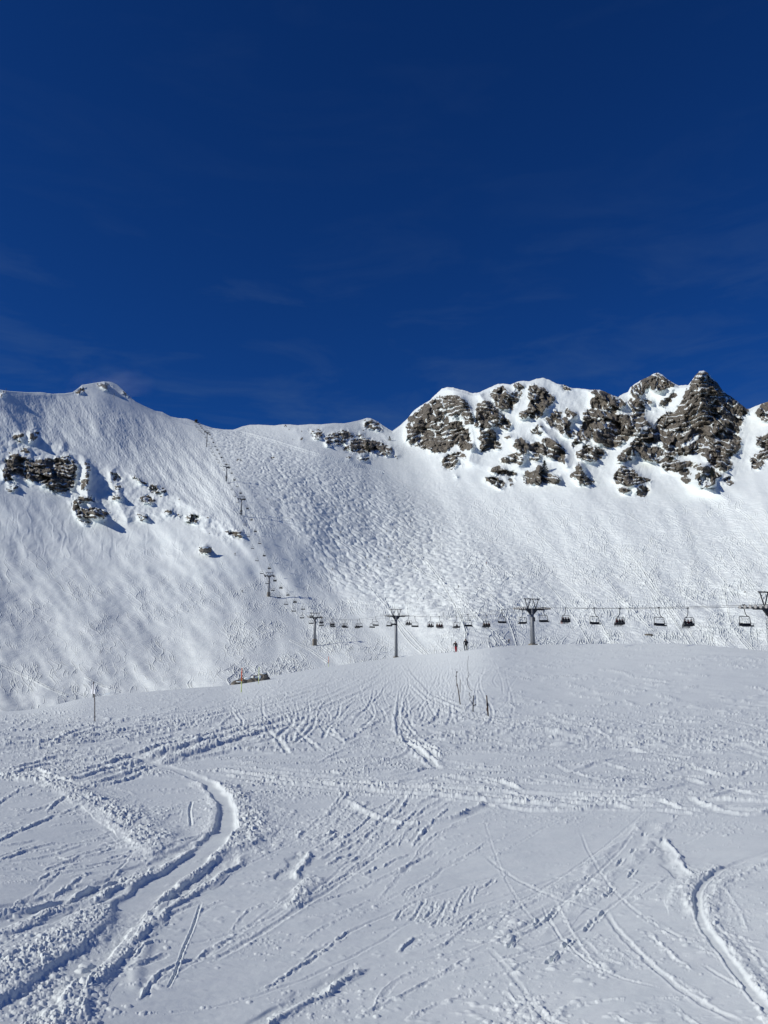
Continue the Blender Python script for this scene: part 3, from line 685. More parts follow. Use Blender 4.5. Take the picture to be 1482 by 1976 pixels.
for (u, v, ru_, rv_, n_, s_, sd) in [(650, 1600, 90, 34, 900, 0.03, 70), (700, 1570, 60, 18, 500, 0.035, 71), (850, 1760, 60, 26, 350, 0.012, 72), (480, 1600, 70, 40, 900, 0.035, 73), (220, 1790, 60, 30, 300, 0.02, 74), (30, 1870, 80, 60, 700, 0.022, 75),
                                 (1140, 1725, 22, 14, 90, 0.03, 76), (980, 1800, 26, 24, 120, 0.028, 77), (1010, 1960, 60, 40, 300, 0.018, 78), (1120, 1850, 130, 40, 260, 0.014, 79), (1230, 1850, 60, 18, 120, 0.012, 80), (880, 1900, 120, 60, 200, 0.012, 81),
                                 (130, 1940, 70, 50, 500, 0.02, 82), (620, 1930, 90, 40, 260, 0.013, 83), (500, 1820, 70, 30, 200, 0.014, 84), (1420, 1770, 60, 90, 450, 0.012, 85), (1380, 1600, 120, 16, 260, 0.025, 86), (1100, 1585, 260, 14, 350, 0.02, 87), (540, 1535, 60, 14, 300, 0.04, 88),
                                 (700, 1440, 60, 14, 200, 0.06, 89), (760, 1465, 50, 18, 240, 0.06, 90), (160, 1480, 120, 10, 260, 0.06, 91), (100, 1450, 200, 8, 220, 0.07, 92), (870, 1350, 6, 8, 20, 0.12, 93)]:
    r = np.random.default_rng(sd)
    clumps(u + r.normal(0, 0.6, n_) * ru_, v + r.normal(0, 0.6, n_) * rv_, np.minimum(r.pareto(2.4, n_) * s_ * 0.5 + s_ * 0.35, s_ * 1.5) * 0.8, sd)
# families of old ski strokes
def family(n, box, dirs, length, depth, wid, seed, chunk=0, kind='groove', rough=0.6, bend=0.15):
    r = np.random.default_rng(seed)
    for k in range(n):
        u = r.uniform(box[0], box[2]); v = r.uniform(box[1], box[3])
        L = r.uniform(*length); a = r.normal(dirs[0], dirs[1]); b = r.normal(0, bend)
        t = np.linspace(0, 1, 9)
        pu = u + L * t * math.cos(a) - L * b * t * (1 - t) * math.sin(a) * 2
        pv = v + L * t * math.sin(a) + L * b * t * (1 - t) * math.cos(a) * 2
        ok = pv > rid_v(pu) + 1.5
        if ok.sum() < 4: continue
        pts = list(zip(pu[ok], pv[ok]))
        d = depth * r.uniform(0.5, 1.4); wd = wid * r.uniform(0.6, 1.4)
        pf = groove(d, 0.6) if kind == 'groove' else (berm(d) if kind == 'berm' else onesided(d * 0.6, d))
        stroke(pts, pf, wd, rough, chunk, seed * 100 + k, st=4.0)
family(55, (780, 1385, 1482, 1440), (0.07, 0.05), (120, 420), 0.05, 0.18, 401, 3, 'onesided', 0.6)
family(60, (560, 1440, 1482, 1575), (0.03, 0.07), (90, 380), 0.032, 0.12, 402, 5, 'onesided', 0.6)
family(36, (-60, 1410, 520, 1500), (-0.10, 0.08), (90, 300), 0.04, 0.14, 403, 4, 'onesided', 0.6)
family(60, (-60, 1330, 700, 1450), (-0.32, 0.12), (60, 220), 0.05, 0.18, 404, 2, 'onesided', 0.6)
family(70, (470, 1290, 830, 1400), (-0.42, 0.25), (40, 150), 0.06, 0.18, 405, 1, 'onesided', 0.6, 0.3)
family(46, (-60, 1560, 330, 1700), (-0.17, 0.12), (50, 190), 0.014, 0.04, 406, 3, 'onesided', 0.6)
family(22, (-60, 1690, 420, 1960), (-0.5, 0.2), (40, 150), 0.010, 0.03, 407, 3, 'onesided', 0.9)
family(26, (430, 1660, 980, 1976), (-0.55, 0.15), (70, 280), 0.007, 0.03, 408, 3, 'onesided', 0.9)
family(36, (560, 1560, 800, 1700), (-0.62, 0.2), (30, 110), 0.014, 0.04, 409, 4, 'onesided', 0.9)
family(26, (760, 1720, 920, 1800), (-0.6, 0.3), (20, 70), 0.008, 0.02, 410, 3, 'groove', 0.8)
family(26, (960, 1640, 1482, 1976), (0.5, 0.4), (50, 200), 0.006, 0.025, 411, 3, 'onesided', 0.9)
family(16, (-60, 1620, 1200, 1990), (-0.42, 0.12), (300, 800), 0.007, 0.03, 413, 1, 'groove', 0.3, 0.1)
family(12, (900, 1560, 1482, 1900), (0.7, 0.3), (200, 500), 0.006, 0.03, 414, 1, 'groove', 0.3, 0.2)
def bundle(n, pts, spread, depth, wid, seed, kind='onesided'):
    r = np.random.default_rng(seed)
    for k in range(n):
        a, b = r.normal(0, spread), r.normal(0, spread); m_ = len(pts)
        q = [(u + r.normal(0, 3) , v + a * (1 - j / (m_ - 1)) + b * j / (m_ - 1) * 0.5) for j, (u, v) in enumerate(pts)]
        i0_ = r.integers(0, max(1, m_ - 3)); q = [p_ for p_ in q[i0_:] if p_[1] > rid_v(p_[0]) + 2]
        if len(q) < 3: continue
        d = depth * r.uniform(.5, 1.4)
        stroke(q, groove(d, .8) if kind == 'groove' else onesided(d * .6, d), wid * r.uniform(.7, 1.3), 0.5, 1, seed * 50 + k, st=4.0)
bundle(22, [(1560, 1452), (1400, 1438), (1250, 1420), (1100, 1404), (980, 1392), (890, 1372), (830, 1345), (795, 1312), (775, 1285)], 16, 0.07, 0.20, 601)
bundle(18, [(1560, 1560), (1350, 1552), (1150, 1545), (950, 1535), (750, 1520), (560, 1500), (400, 1478)], 22, 0.04, 0.13, 602)
bundle(22, [(-80, 1440), (80, 1428), (230, 1412), (380, 1386), (500, 1358), (610, 1328), (700, 1300), (765, 1276)], 15, 0.08, 0.20, 603)
bundle(14, [(150, 1500), (280, 1462), (420, 1425), (540, 1390), (640, 1352), (720, 1312), (760, 1282)], 12, 0.08, 0.20, 604)
bundle(14, [(820, 1276), (800, 1310), (775, 1350), (765, 1390), (790, 1430), (850, 1470)], 24, 0.05, 0.16, 605, 'groove')
family(60, (950, 1270, 1482, 1385), (0.05, 0.1), (14, 90), 0.10, 0.30, 412, 1, 'berm', 0.9)
# S tracks coming over the rise
def s_tracks(n, box, seed):
    r = np.random.default_rng(seed)
    for k in range(n):
        u = r.normal((box[0] + box[2]) / 2, (box[2] - box[0]) * 0.26); v0 = r.uniform(box[1], box[3]); L = r.uniform(30, 110)
        t = np.linspace(0, 1, 26); a = r.uniform(3, 13); ph = r.uniform(0, 6.28); dr = r.normal(-0.15, 0.5)
        pu = u + dr * L * t + a * np.sin(t * r.uniform(5, 9) + ph) * (0.4 + t); pv = v0 + L * t
        ok = pv > rid_v(pu) + 1.5
        if ok.sum() < 6: continue
        stroke(list(zip(pu[ok], pv[ok])), groove(0.06 * r.uniform(.5, 1.3), 0.7), 0.15, 0.3, 0, seed * 31 + k)
s_tracks(105, (690, 1262, 950, 1310), 501)
s_tracks(22, (480, 1330, 760, 1370), 502)
print('strokes', time.time() - T0)
cap = np.interp(np.log(GRm), np.log([3, 6, 14, 40, 150]), [0.0115, 0.016, 0.029, 0.045, 0.045])
SG *= np.interp(np.log(GRm), np.log([3, 8, 20, 50, 120]), [0.62, 0.62, 0.62, 0.5, 0.42])
CN *= sstep(1900, 1700, QV) * (QU < 900) + (QU >= 900); CNs = blur(CN, 5, 3); SG = SG * (1 - CNs) - CNs * np.interp(np.log(GRm), np.log([4, 6, 11, 20]), [0.004, 0.006, 0.017, 0.03])
SG = np.where(SG > 0, cap, cap * 0.8) * np.tanh(SG / np.where(SG > 0, cap, cap * 0.8))
G += SG + CG * np.interp(np.log(GRm), np.log([3, 12, 40]), [0.42, 0.42, 0.4]) * (1 - CN)
# clods: broken crust thrown up along the tracks, size follows what the eye can resolve there
def clod(rows, sc, seed, k=0.58):
    x = gx[rows] + gnoise(gx[rows] / sc * .7, gy[rows] / sc * .7, seed) * sc * .5; y = gy[rows]
    a = np.clip(0.62 - worley(x / sc, y / sc, seed), 0, 1); b = np.clip(0.60 - worley(x / sc * 2.3 + 4, y / sc * 2.3, seed + 5), 0, 1)
    return (a * 1.0 + b * 0.5) * sc * k
CL = np.zeros(G.shape)
rr_ = GRm[:, GWn // 2]
for sc, lo, hi, sd in ((0.027, 0, 9.5, 901), (0.07, 6.5, 24, 911), (0.15, 17, 400, 921)):
    idx = np.where((rr_ > lo) & (rr_ < hi))[0]; sl = slice(idx[0], idx[-1] + 1)
    wgt = sstep(lo, lo * 1.4 + 0.01, GRm[sl]) * (1 - sstep(hi * 0.72, hi, GRm[sl]))
    CL[sl] += clod(sl, sc, sd) * wgt
b2 = gx * 0.985 + gy * 0.12; b3 = -gx * 0.12 + gy * 0.985
band = sstep(8.5, 13, GRm) * (1 - sstep(40, 55, GRm))
streak = sstep(0.10, 0.34, fbm(b2 / 3.0, b3 / 0.34, 4, 931) + 0.10 * (QU > 700))
band_l = sstep(9, 14, GRm) * (1 - sstep(60, 120, GRm)) * sstep(900, 600, QU)
b4 = gx * 0.80 + gy * 0.60; b5 = -gx * 0.60 + gy * 0.80
streak2 = sstep(0.12, 0.36, fbm(b4 / 4.0, b5 / 0.5, 4, 937))
spots = sstep(0.22, 0.5, fbm(gx / 0.8, gy / 0.5, 4, 941)) * sstep(-0.05, 0.3, fbm(gx / 3.1, gy / 2.2, 2, 943))
CL *= 0.35 + 0.95 * sstep(-0.3, 0.45, fbm(gx / 0.16, gy / 0.16, 2, 961) * sstep(30, 8, GRm) + fbm(gx / 1.1, gy / 1.1, 2, 963) * sstep(6, 14, GRm))
rough_all = (1 - CN) * np.clip(np.clip(RG * 1.3, 0, 1.1) + band * streak * 1.1 + band_l * streak2 * 0.9 + spots * 0.5, 0, 1.3)
G += CL * rough_all + rough_all * 0.12 * CL.clip(0, .02)
# wind grain on the open crust
G += fbm((gx * .9 + gy * .43) / 0.28, (-gx * .43 + gy * .9) / 0.05, 2, 951) * 0.0022 * sstep(14, 6, GRm)
# let the very far rows stay calm at the crest
G *= sstep(-1, 10, QV - rid_v(QU)) * 0.85 + 0.15
gc = cols(-150, 1632, 1.0, -2600, 4200); gc = np.r_[gc[gc < -460], np.arange(-458, -150, 2.0), gc[(gc >= -150) & (gc <= 1632)], np.arange(1634, 1940, 2.0), gc[gc > 1941]]
NG = 900
wv = np.linspace(0, 1, NG)[:, None]
vb0 = rid_v(gc)[None, :]
GVv = vb0 + (2240 - vb0) * (wv ** 1.04)
GUu = np.broadcast_to(gc[None, :], GVv.shape)
Rg = ground_R(GUu, GVv)
X, Y, Z = img2pos(GUu, GVv, Rg)
ing = sstep(-458, -400, GUu) * (1 - sstep(1880, 1935, GUu))
Z = Z + bil(G, GUu, GVv, GU0, GV0) * ing
# rows that fall away behind the rise
rows = []
r0 = Rg[0]; slope0 = (Z[0] - Z[14]) / (Rg[0] - Rg[14])
valley = sstep(480, 560, gc) * sstep(800, 740, gc)      # here the snow runs on level into the valley
for dr in (4, 10, 20, 36, 60, 95):
    f = 1 + dr / r0
    drop = -(0.0 + 0.0009 * dr * dr * (1 - 0.7 * valley)) - 0.04 * dr + np.clip(slope0, -0.2, 0.12) * dr * np.exp(-dr / 12.0)
    rows.append((X[0] * f, Y[0] * f, Z[0] + drop))
Xr = np.array([b[0] for b in rows[::-1]]); Yr = np.array([b[1] for b in rows[::-1]]); Zr = np.array([b[2] for b in rows[::-1]])
me = mesh_grid('ground', np.vstack([Xr, X]), np.vstack([Yr, Y]), np.vstack([Zr, Z]), flip=True)
ground = link(bpy.data.objects.new('ground', me)); ground['kind'] = 'structure'
print('ground mesh', len(me.vertices), time.time() - T0)
def ground_point(u, v, lift=0.0):
    u = np.array([float(u)]); v = np.array([float(v)])
    x, y, z = img2pos(u, v, ground_R(u, v))
    return Vector((x[0], y[0], z[0] + bil(G, u, v, GU0, GV0)[0] + lift))
# snow behind and beside the photographer
bm_v = []; ringr = [0.0, 3, 12, 50, 200, 900]
nseg = 96
X2 = np.array([[r * math.sin(2 * math.pi * k / nseg) for k in range(nseg + 1)] for r in ringr])
Y2 = np.array([[r * math.cos(2 * math.pi * k / nseg) for k in range(nseg + 1)] for r in ringr])
Z2 = np.array([[-1.9 - 0.02 * r for k in range(nseg + 1)] for r in ringr])
Z2 -= np.where(Y2 > 0, 1, 0) * np.minimum(np.hypot(X2, Y2) * 0.25, 25)
me = mesh_grid('snow_field', X2, Y2, Z2, flip=True)
behind = link(bpy.data.objects.new('snow_field', me)); behind['kind'] = 'structure'

# ================================================================== materials
def mat(name):
    m = bpy.data.materials.new(name); m.use_nodes = True
    return m, m.node_tree, m.node_tree.nodes['Principled BSDF']
def N(t, typ, **kw):
    n = t.nodes.new(typ)
    for k, v in kw.items():
        if k == 'ins':
            for a, b in v.items(): n.inputs[a].default_value = b
        else: setattr(n, k, v)
    return n
def ramp(t, stops):
    n = t.nodes.new('ShaderNodeValToRGB'); e = n.color_ramp.elements
    while len(e) < len(stops): e.new(0.5)
    for k, (p, c) in enumerate(stops): e[k].position = p; e[k].color = c
    return n
SNOWC = (0.86, 0.885, 0.93, 1)
def snow_nodes(t, bs, scale, bump):
    g = N(t, 'ShaderNodeNewGeometry')
    n1 = N(t, 'ShaderNodeTexNoise', ins={'Scale': scale, 'Detail': 6.0, 'Roughness': 0.65}); t.links.new(g.outputs['Position'], n1.inputs['Vector'])
    n2 = N(t, 'ShaderNodeTexNoise', ins={'Scale': scale * 0.06, 'Detail': 4.0}); t.links.new(g.outputs['Position'], n2.inputs['Vector'])
    r = ramp(t, [(0.3, (0.81, 0.865, 0.845, 1)), (0.7, (0.855, 0.90, 0.875, 1))]); t.links.new(n2.outputs['Fac'], r.inputs['Fac'])
    b = N(t, 'ShaderNodeBump', ins={'Strength': bump, 'Distance': 0.3 / scale}); t.links.new(n1.outputs['Fac'], b.inputs['Height'])
    return g, r, b, n1
def snow_mat(name, scale, bump):
    m, t, bs = mat(name)
    g, r, b, _ = snow_nodes(t, bs, scale, bump)
    t.links.new(r.outputs['Color'], bs.inputs['Base Color']); t.links.new(b.outputs['Normal'], bs.inputs['Normal'])
    bs.inputs['Roughness'].default_value = 0.62; bs.inputs['Specular IOR Level'].default_value = 0.28
    return m
snow_near = snow_mat('packed_snow', 90.0, 0.35)
ground.data.materials.append(snow_near); behind.data.materials.append(snow_near)
def rock_nodes(t, g, sc=1.0):
    """stratified limestone: colour and height"""
    mp = N(t, 'ShaderNodeMapping'); mp.inputs['Scale'].default_value = (0.10 * sc, 0.10 * sc, 0.85 * sc); mp.inputs['Rotation'].default_value = (0.05, 0.12, 0)
    t.links.new(g.outputs['Position'], mp.inputs['Vector'])
    n1 = N(t, 'ShaderNodeTexNoise', ins={'Scale': 1.0, 'Detail': 8.0, 'Roughness': 0.7, 'Distortion': 0.4}); t.links.new(mp.outputs['Vector'], n1.inputs['Vector'])
    n2 = N(t, 'ShaderNodeTexNoise', ins={'Scale': 0.11 * sc, 'Detail': 7.0, 'Roughness': 0.7}); t.links.new(g.outputs['Position'], n2.inputs['Vector'])
    vo = N(t, 'ShaderNodeTexVoronoi', feature='DISTANCE_TO_EDGE', ins={'Scale': 0.33 * sc}); t.links.new(g.outputs['Position'], vo.inputs['Vector'])
    r1 = ramp(t, [(0.28, (0.115, 0.106, 0.092, 1)), (0.5, (0.215, 0.198, 0.170, 1)), (0.72, (0.38, 0.35, 0.30, 1))]); t.links.new(n1.outputs['Fac'], r1.inputs['Fac'])
    r2 = ramp(t, [(0.3, (0.72, 0.72, 0.73, 1)), (0.7, (1.25, 1.18, 1.06, 1))]); t.links.new(n2.outputs['Fac'], r2.inputs['Fac'])
    mx = N(t, 'ShaderNodeMix', data_type='RGBA', blend_type='MULTIPLY'); mx.inputs['Factor'].default_value = 1.0
    t.links.new(r1.outputs['Color'], mx.inputs['A']); t.links.new(r2.outputs['Color'], mx.inputs['B'])
    ad = N(t, 'ShaderNodeMath', operation='ADD'); t.links.new(n1.outputs['Fac'], ad.inputs[0]); t.links.new(n2.outputs['Fac'], ad.inputs[1])
    return mx.outputs['Result'], ad.outputs['Value']
m, t, bs = mat('mountain_snow_and_rock')
g, r, b, n1 = snow_nodes(t, bs, 1.6, 0.35)
b.inputs['Distance'].default_value = 0.25
rc, rh = rock_nodes(t, g)
att = N(t, 'ShaderNodeAttribute', attribute_name='rock')
nd = N(t, 'ShaderNodeTexNoise', ins={'Scale': 1.1, 'Detail': 5.0}); t.links.new(g.outputs['Position'], nd.inputs['Vector'])
s1 = N(t, 'ShaderNodeMath', operation='SUBTRACT'); t.links.new(nd.outputs['Fac'], s1.inputs[0]); s1.inputs[1].default_value = 0.5
s2 = N(t, 'ShaderNodeMath', operation='MULTIPLY_ADD'); t.links.new(s1.outputs[0], s2.inputs[0]); s2.inputs[1].default_value = 0.6; t.links.new(att.outputs['Fac'], s2.inputs[2])
mr = N(t, 'ShaderNodeMapRange', ins={'From Min': 0.38, 'From Max': 0.55}); t.links.new(s2.outputs[0], mr.inputs['Value'])
mx = N(t, 'ShaderNodeMix', data_type='RGBA'); t.links.new(mr.outputs['Result'], mx.inputs['Factor']); t.links.new(r.outputs['Color'], mx.inputs['A']); t.links.new(rc, mx.inputs['B'])
t.links.new(mx.outputs['Result'], bs.inputs['Base Color'])
b2 = N(t, 'ShaderNodeBump', ins={'Strength': 1.0, 'Distance': 3.0}); t.links.new(rh, b2.inputs['Height'])
mn = N(t, 'ShaderNodeMix', data_type='VECTOR'); t.links.new(mr.outputs['Result'], mn.inputs['Factor']); t.links.new(b.outputs['Normal'], mn.inputs['A']); t.links.new(b2.outputs['Normal'], mn.inputs['B'])
t.links.new(mn.outputs['Result'], bs.inputs['Normal'])
bs.inputs['Roughness'].default_value = 0.75; bs.inputs['Specular IOR Level'].default_value = 0.2
mountain.data.materials.append(m)
def plain(name, col, rough=0.5, metal=0.0, var=0.25, scale=6.0):
    m, t, bs = mat(name)
    g = N(t, 'ShaderNodeTexCoord'); n = N(t, 'ShaderNodeTexNoise', ins={'Scale': scale, 'Detail': 5.0}); t.links.new(g.outputs['Object'], n.inputs['Vector'])
    c0 = tuple(c * (1 - var) for c in col) + (1,); c1 = tuple(min(1, c * (1 + var)) for c in col) + (1,)
    r = ramp(t, [(0.35, c0), (0.65, c1)]); t.links.new(n.outputs['Fac'], r.inputs['Fac']); t.links.new(r.outputs['Color'], bs.inputs['Base Color'])
    bs.inputs['Roughness'].default_value = rough; bs.inputs['Metallic'].default_value = metal
    return m
M = dict(steel=plain('galvanised_steel', (0.20, 0.21, 0.22), 0.55, 0.3), dark=plain('dark_steel', (0.035, 0.036, 0.04), 0.5, 0.2), rubber=plain('rubber', (0.03, 0.03, 0.03), 0.8),
         wheel=plain('pale_sheave', (0.35, 0.34, 0.32), 0.6), conc=plain('weathered_concrete', (0.20, 0.175, 0.14), 0.9), seat=plain('black_seat_pad', (0.018, 0.018, 0.02), 0.6),
         rope=plain('greased_cable', (0.05, 0.05, 0.055), 0.5), wood=plain('wooden_pole', (0.07, 0.045, 0.03), 0.8), black=plain('black_fabric', (0.018, 0.018, 0.022), 0.9), navy=plain('dark_blue_fabric', (0.02, 0.028, 0.06), 0.9),
         red=plain('red_fabric', (0.28, 0.008, 0.02), 0.85), orange=plain('orange_paint', (0.75, 0.13, 0.02), 0.6), yellow=plain('yellow_green_paint', (0.62, 0.72, 0.25), 0.6), white=plain('white_board', (0.82, 0.83, 0.84), 0.5, var=0.03), skin=plain('skin', (0.45, 0.26, 0.18), 0.6),
         helm=plain('dark_helmet', (0.02, 0.02, 0.022), 0.35), needle=plain('conifer_needles', (0.018, 0.028, 0.016), 0.9, scale=2.0), bark=plain('bark', (0.06, 0.045, 0.03), 0.9), grey=plain('grey_fabric', (0.10, 0.10, 0.11), 0.9), tan=plain('tan_fabric', (0.16, 0.09, 0.05), 0.9))
mr_, t, bs = mat('limestone'); g = N(t, 'ShaderNodeNewGeometry'); rc, rh = rock_nodes(t, g, 5.0)
t.links.new(rc, bs.inputs['Base Color']); bb = N(t, 'ShaderNodeBump', ins={'Strength': 0.9, 'Distance': 0.15}); t.links.new(rh, bb.inputs['Height']); t.links.new(bb.outputs['Normal'], bs.inputs['Normal']); bs.inputs['Roughness'].default_value = 0.9
M['rock'] = mr_
M['snow'] = snow_mat('lying_snow', 20.0, 0.3)

# ================================================================== mesh-building helpers
class MB:
    def __init__(s): s.v = []; s.f = []; s.m = []
    def add(s, vs, fs, mi=0):
        o = len(s.v); s.v += [tuple(x) for x in vs]; s.f += [tuple(i + o for i in f) for f in fs]; s.m += [mi] * len(fs); return s
    def box(s, c, h, rz=0.0, mi=0, R=None, bev=0.12):
        """chamfered box: centre c, half sizes h"""
        cx, cy, cz = c; hx, hy, hz = h; b = min(hx, hy, hz) * bev * 2
        Rm = R if R is not None else Matrix.Rotation(rz, 3, 'Z')
        pts = []
        for z, k in ((-hz, 1), (-hz + b, 0), (hz - b, 0), (hz, 1)):
            x = hx - b * k; y = hy - b * k
            pts += [(x, y - b * (1 - k), z), (x - b * (1 - k), y, z), (-x + b * (1 - k), y, z), (-x, y - b * (1 - k), z), (-x, -y + b * (1 - k), z), (-x + b * (1 - k), -y, z), (x - b * (1 - k), -y, z), (x, -y + b * (1 - k), z)]
        vs = [Rm @ Vector(p) + Vector(c) for p in pts]; fs = []
        for r in range(3):
            for k in range(8): fs.append((r * 8 + k, r * 8 + (k + 1) % 8, (r + 1) * 8 + (k + 1) % 8, (r + 1) * 8 + k))
        fs.append(tuple(range(7, -1, -1))); fs.append(tuple(range(24, 32)))
        return s.add(vs, fs, mi)
    def tube(s, pts, r, n=8, mi=0, caps=True):
        pts = [Vector(p) for p in pts]; rs = r if isinstance(r, (list, tuple)) else [r] * len(pts)
        vs = []; fs = []; prev = None
        for k, p in enumerate(pts):
            d = (pts[min(k + 1, len(pts) - 1)] - pts[max(k - 1, 0)]).normalized()
            a = Vector((0, 0, 1)) if abs(d.z) < 0.9 else Vector((1, 0, 0))
            if prev is not None: a = prev
            x = d.cross(a).normalized(); y = x.cross(d).normalized(); prev = y
            for q in range(n):
                an = 2 * math.pi * q / n; vs.append(p + (x * math.cos(an) + y * math.sin(an)) * rs[k])
        for k in range(len(pts) - 1):
            for q in range(n): fs.append((k * n + q, k * n + (q + 1) % n, (k + 1) * n + (q + 1) % n, (k + 1) * n + q))
        if caps: fs.append(tuple(range(n - 1, -1, -1))); fs.append(tuple(range((len(pts) - 1) * n, len(pts) * n)))
        return s.add(vs, fs, mi)
    def build(s, name, mats, parent=None, smooth=False):
        me = bpy.data.meshes.new(name); me.from_pydata(s.v, [], s.f)
        for mm in (mats if isinstance(mats, (list, tuple)) else [mats]): me.materials.append(mm)
        me.polygons.foreach_set('material_index', s.m)
        if smooth: me.polygons.foreach_set('use_smooth', [True] * len(s.f))
        me.update()
        o = link(bpy.data.objects.new(name, me))
        if parent is not None: o.parent = parent
        return o
def empty(name, loc=(0, 0, 0), rz=0.0):
    o = link(bpy.data.objects.new(name, None)); o.location = loc; o.rotation_euler = (0, 0, rz); o.empty_display_size = 0.3; return o
def tag(o, label, cat, group=None):
    o['label'] = label; o['category'] = cat
    if group: o['group'] = group
    return o
def children(o): return [c for c in bpy.data.objects if c.parent == o]
def kids_map():
    d = {}
    for c in bpy.data.objects:
        if c.parent is not None: d.setdefault(c.parent.name, []).append(c)
    return d
def copy_tree(o, km, parent=None):
    c = o.copy(); COL.objects.link(c)
    if parent is not None: c.parent = parent
    for ch in km.get(o.name, []): copy_tree(ch, km, c)
    return c

# ================================================================== the chairlift
LC, LS = 87.7, 0.350                         # plan line of the lift: X = LC - LS * Y
dl = math.hypot(1, LS); DX, DY = -LS / dl, 1 / dl      # uphill direction in plan
PX, PY = DY, -DX                                       # to the right
HALF = 2.9
LIFT_RZ = math.atan2(-DX, DY)                          # turns local +Y onto the uphill direction
def line_Y(u, v):
    t, _ = img2ts(u, v); return LC / (float(t) + LS)
# base (u, v), rope height (v at the crossarm)
TW = [('right-hand edge of the photo', 1494, 1262, 1169), ('on the crest right of the two standing skiers', 1028.5, 1244.5, 1172.5), ('on the crest left of the two standing skiers', 764.5, 1268.5, 1187),
      ('in the hollow with its shadow on the snow', 607, 1243, 1190), ('on the lower left slope below the steep face', 518.5, 1150, 1110), ('halfway up the steep face', 465.5, 985.5, 962), ('', 437, 922, 900), ('', 398.5, 866, 834)]
towers = []
for name, u, v, vr in TW:
    Yt = line_Y(u, v); Xt = LC - LS * Yt; R = math.hypot(Xt, Yt)
    t, s = img2ts(u, v); t2, s2 = img2ts(u, vr)
    towers.append((Xt, Yt, float(s) * Yt, float(s2) * Yt))
sheave_n = [6, 6, 4, 6, 6, 4, 4, 4]
def make_tower(i):
    x, y, zb, zr = towers[i]
    far = i >= 5
    slope = 0.0
    if 0 < i < len(towers) - 1:
        slope = (towers[i + 1][3] - towers[i - 1][3]) / math.hypot(towers[i + 1][0] - towers[i - 1][0], towers[i + 1][1] - towers[i - 1][1])
    elif i == 0: slope = 0.03
    else: slope = 0.45
    root = empty('lift_tower', (x, y, zb), LIFT_RZ)
    Ht = zr - zb - 0.35
    colr = (0.46, 0.44, 0.46, 0.56, 0.56, 0.5, 0.5, 0.5)[i]
    mb = MB().tube([(0, 0, -3.0), (0, 0, Ht * 0.5), (0, 0, Ht)], [colr * 1.12, colr * 0.95, colr * 0.78], 16); mb.build('column', M['steel'], root, True)
    if i == 3 or i == 4: MB().box((0, 0, 0.6), (0.85, 0.85, 1.6), mi=0).build('base', M['conc'], root)
    else: MB().box((0, 0, -0.2), (0.75, 0.75, 0.45), mi=0).build('base', M['conc'], root)
    top = Ht
    th = math.atan(slope)
    RX = Matrix.Rotation(th, 3, 'X')
    def rp(p): return RX @ Vector((p[0], p[1], p[2])) + Vector((0, 0, top))
    ca = MB().box(tuple(rp((0, 0, 0))), (HALF, 0.17, 0.2), R=RX)
    ca.add([rp(p) for p in [(-1.3, -.15, -.15), (1.3, -.15, -.15), (.32, -.15, -1.2), (-.32, -.15, -1.2), (-1.3, .15, -.15), (1.3, .15, -.15), (.32, .15, -1.2), (-.32, .15, -1.2)]],
           [(0, 1, 2, 3), (7, 6, 5, 4), (0, 4, 5, 1), (3, 2, 6, 7), (0, 3, 7, 4), (1, 5, 6, 2)])
    ca.build('crossarm', M['dark'], root)
    L = 2.6 if not far else 2.0
    n = sheave_n[i]
    for sx in (-1, 1):
        sa = MB().box(tuple(rp((sx * HALF, 0, 0.10))), (0.07, L, 0.09), R=RX)
        sa.box(tuple(rp((sx * (HALF - 0.55), 0, -0.02))), (0.32, L * 0.9, 0.03), R=RX)
        sa.tube([rp((sx * (HALF - 0.85), -L * .9, 0.0)), rp((sx * (HALF - 0.85), -L * .9, 0.45)), rp((sx * (HALF - 0.85), L * .9, 0.45)), rp((sx * (HALF - 0.85), L * .9, 0.0))], 0.03, 5)
        sh = sa.build('sheave_assembly', M['dark'], root)
        if not far:
            for k in range(n):
                yy = -L * 0.86 + 2 * L * 0.86 * k / (n - 1); w_ = MB(); c = rp((sx * (HALF + 0.02), yy, 0.16)); ax = Vector((0.06, 0, 0))
                w_.tube([c - ax * 1.4, c - ax, c + ax, c + ax * 1.4], [0.19, 0.24, 0.24, 0.19], 14); w_.build('wheel', M['wheel'], sh, False)
    # lifting frame above: two V struts and a top beam
    fr = MB()
    hb, hw = (2.15, 1.9) if i < 3 else (1.9, 2.2)
    fr.tube([rp((-hw, 0, hb)), rp((hw, 0, hb))], 0.10, 6)
    for a, b_ in ((-hw * 0.86, -hw * 0.5), (-hw * 0.12, -hw * 0.5), (hw * 0.12, hw * 0.5), (hw * 0.86, hw * 0.5)):
        fr.tube([rp((a, 0, hb)), rp((b_, 0, 0.15))], 0.085, 6)
    if i >= 3: fr.tube([rp((-hw, 0.9, hb)), rp((hw, 0.9, hb))], 0.05, 5); fr.tube([rp((-hw, 0, hb)), rp((-hw, .9, hb))], .05, 5); fr.tube([rp((hw, 0, hb)), rp((hw, .9, hb))], .05, 5)
    if i == 1: fr.tube([rp((0.15, 0, hb)), rp((0.15, 0, hb + 1.0))], 0.04, 6)
    fr.build('lifting_frame', M['dark'], root)
    # ladder on the left flank / back
    la = MB(); lx = -colr - 0.22 if i == 0 else 0.0; ly = 0.0 if i == 0 else colr + 0.22
    for s_ in (-0.2, 0.2):
        px_, py_ = (lx, s_) if i == 0 else (s_, ly)
        la.tube([(px_, py_, -1), (px_, py_, top - 0.5)], 0.025, 5)
    for k in range(int((top) / 0.33)):
        z_ = k * 0.33 - 0.3
        la.tube([(lx, -0.2, z_), (lx, 0.2, z_)] if i == 0 else [(-0.2, ly, z_), (0.2, ly, z_)], 0.018, 4)
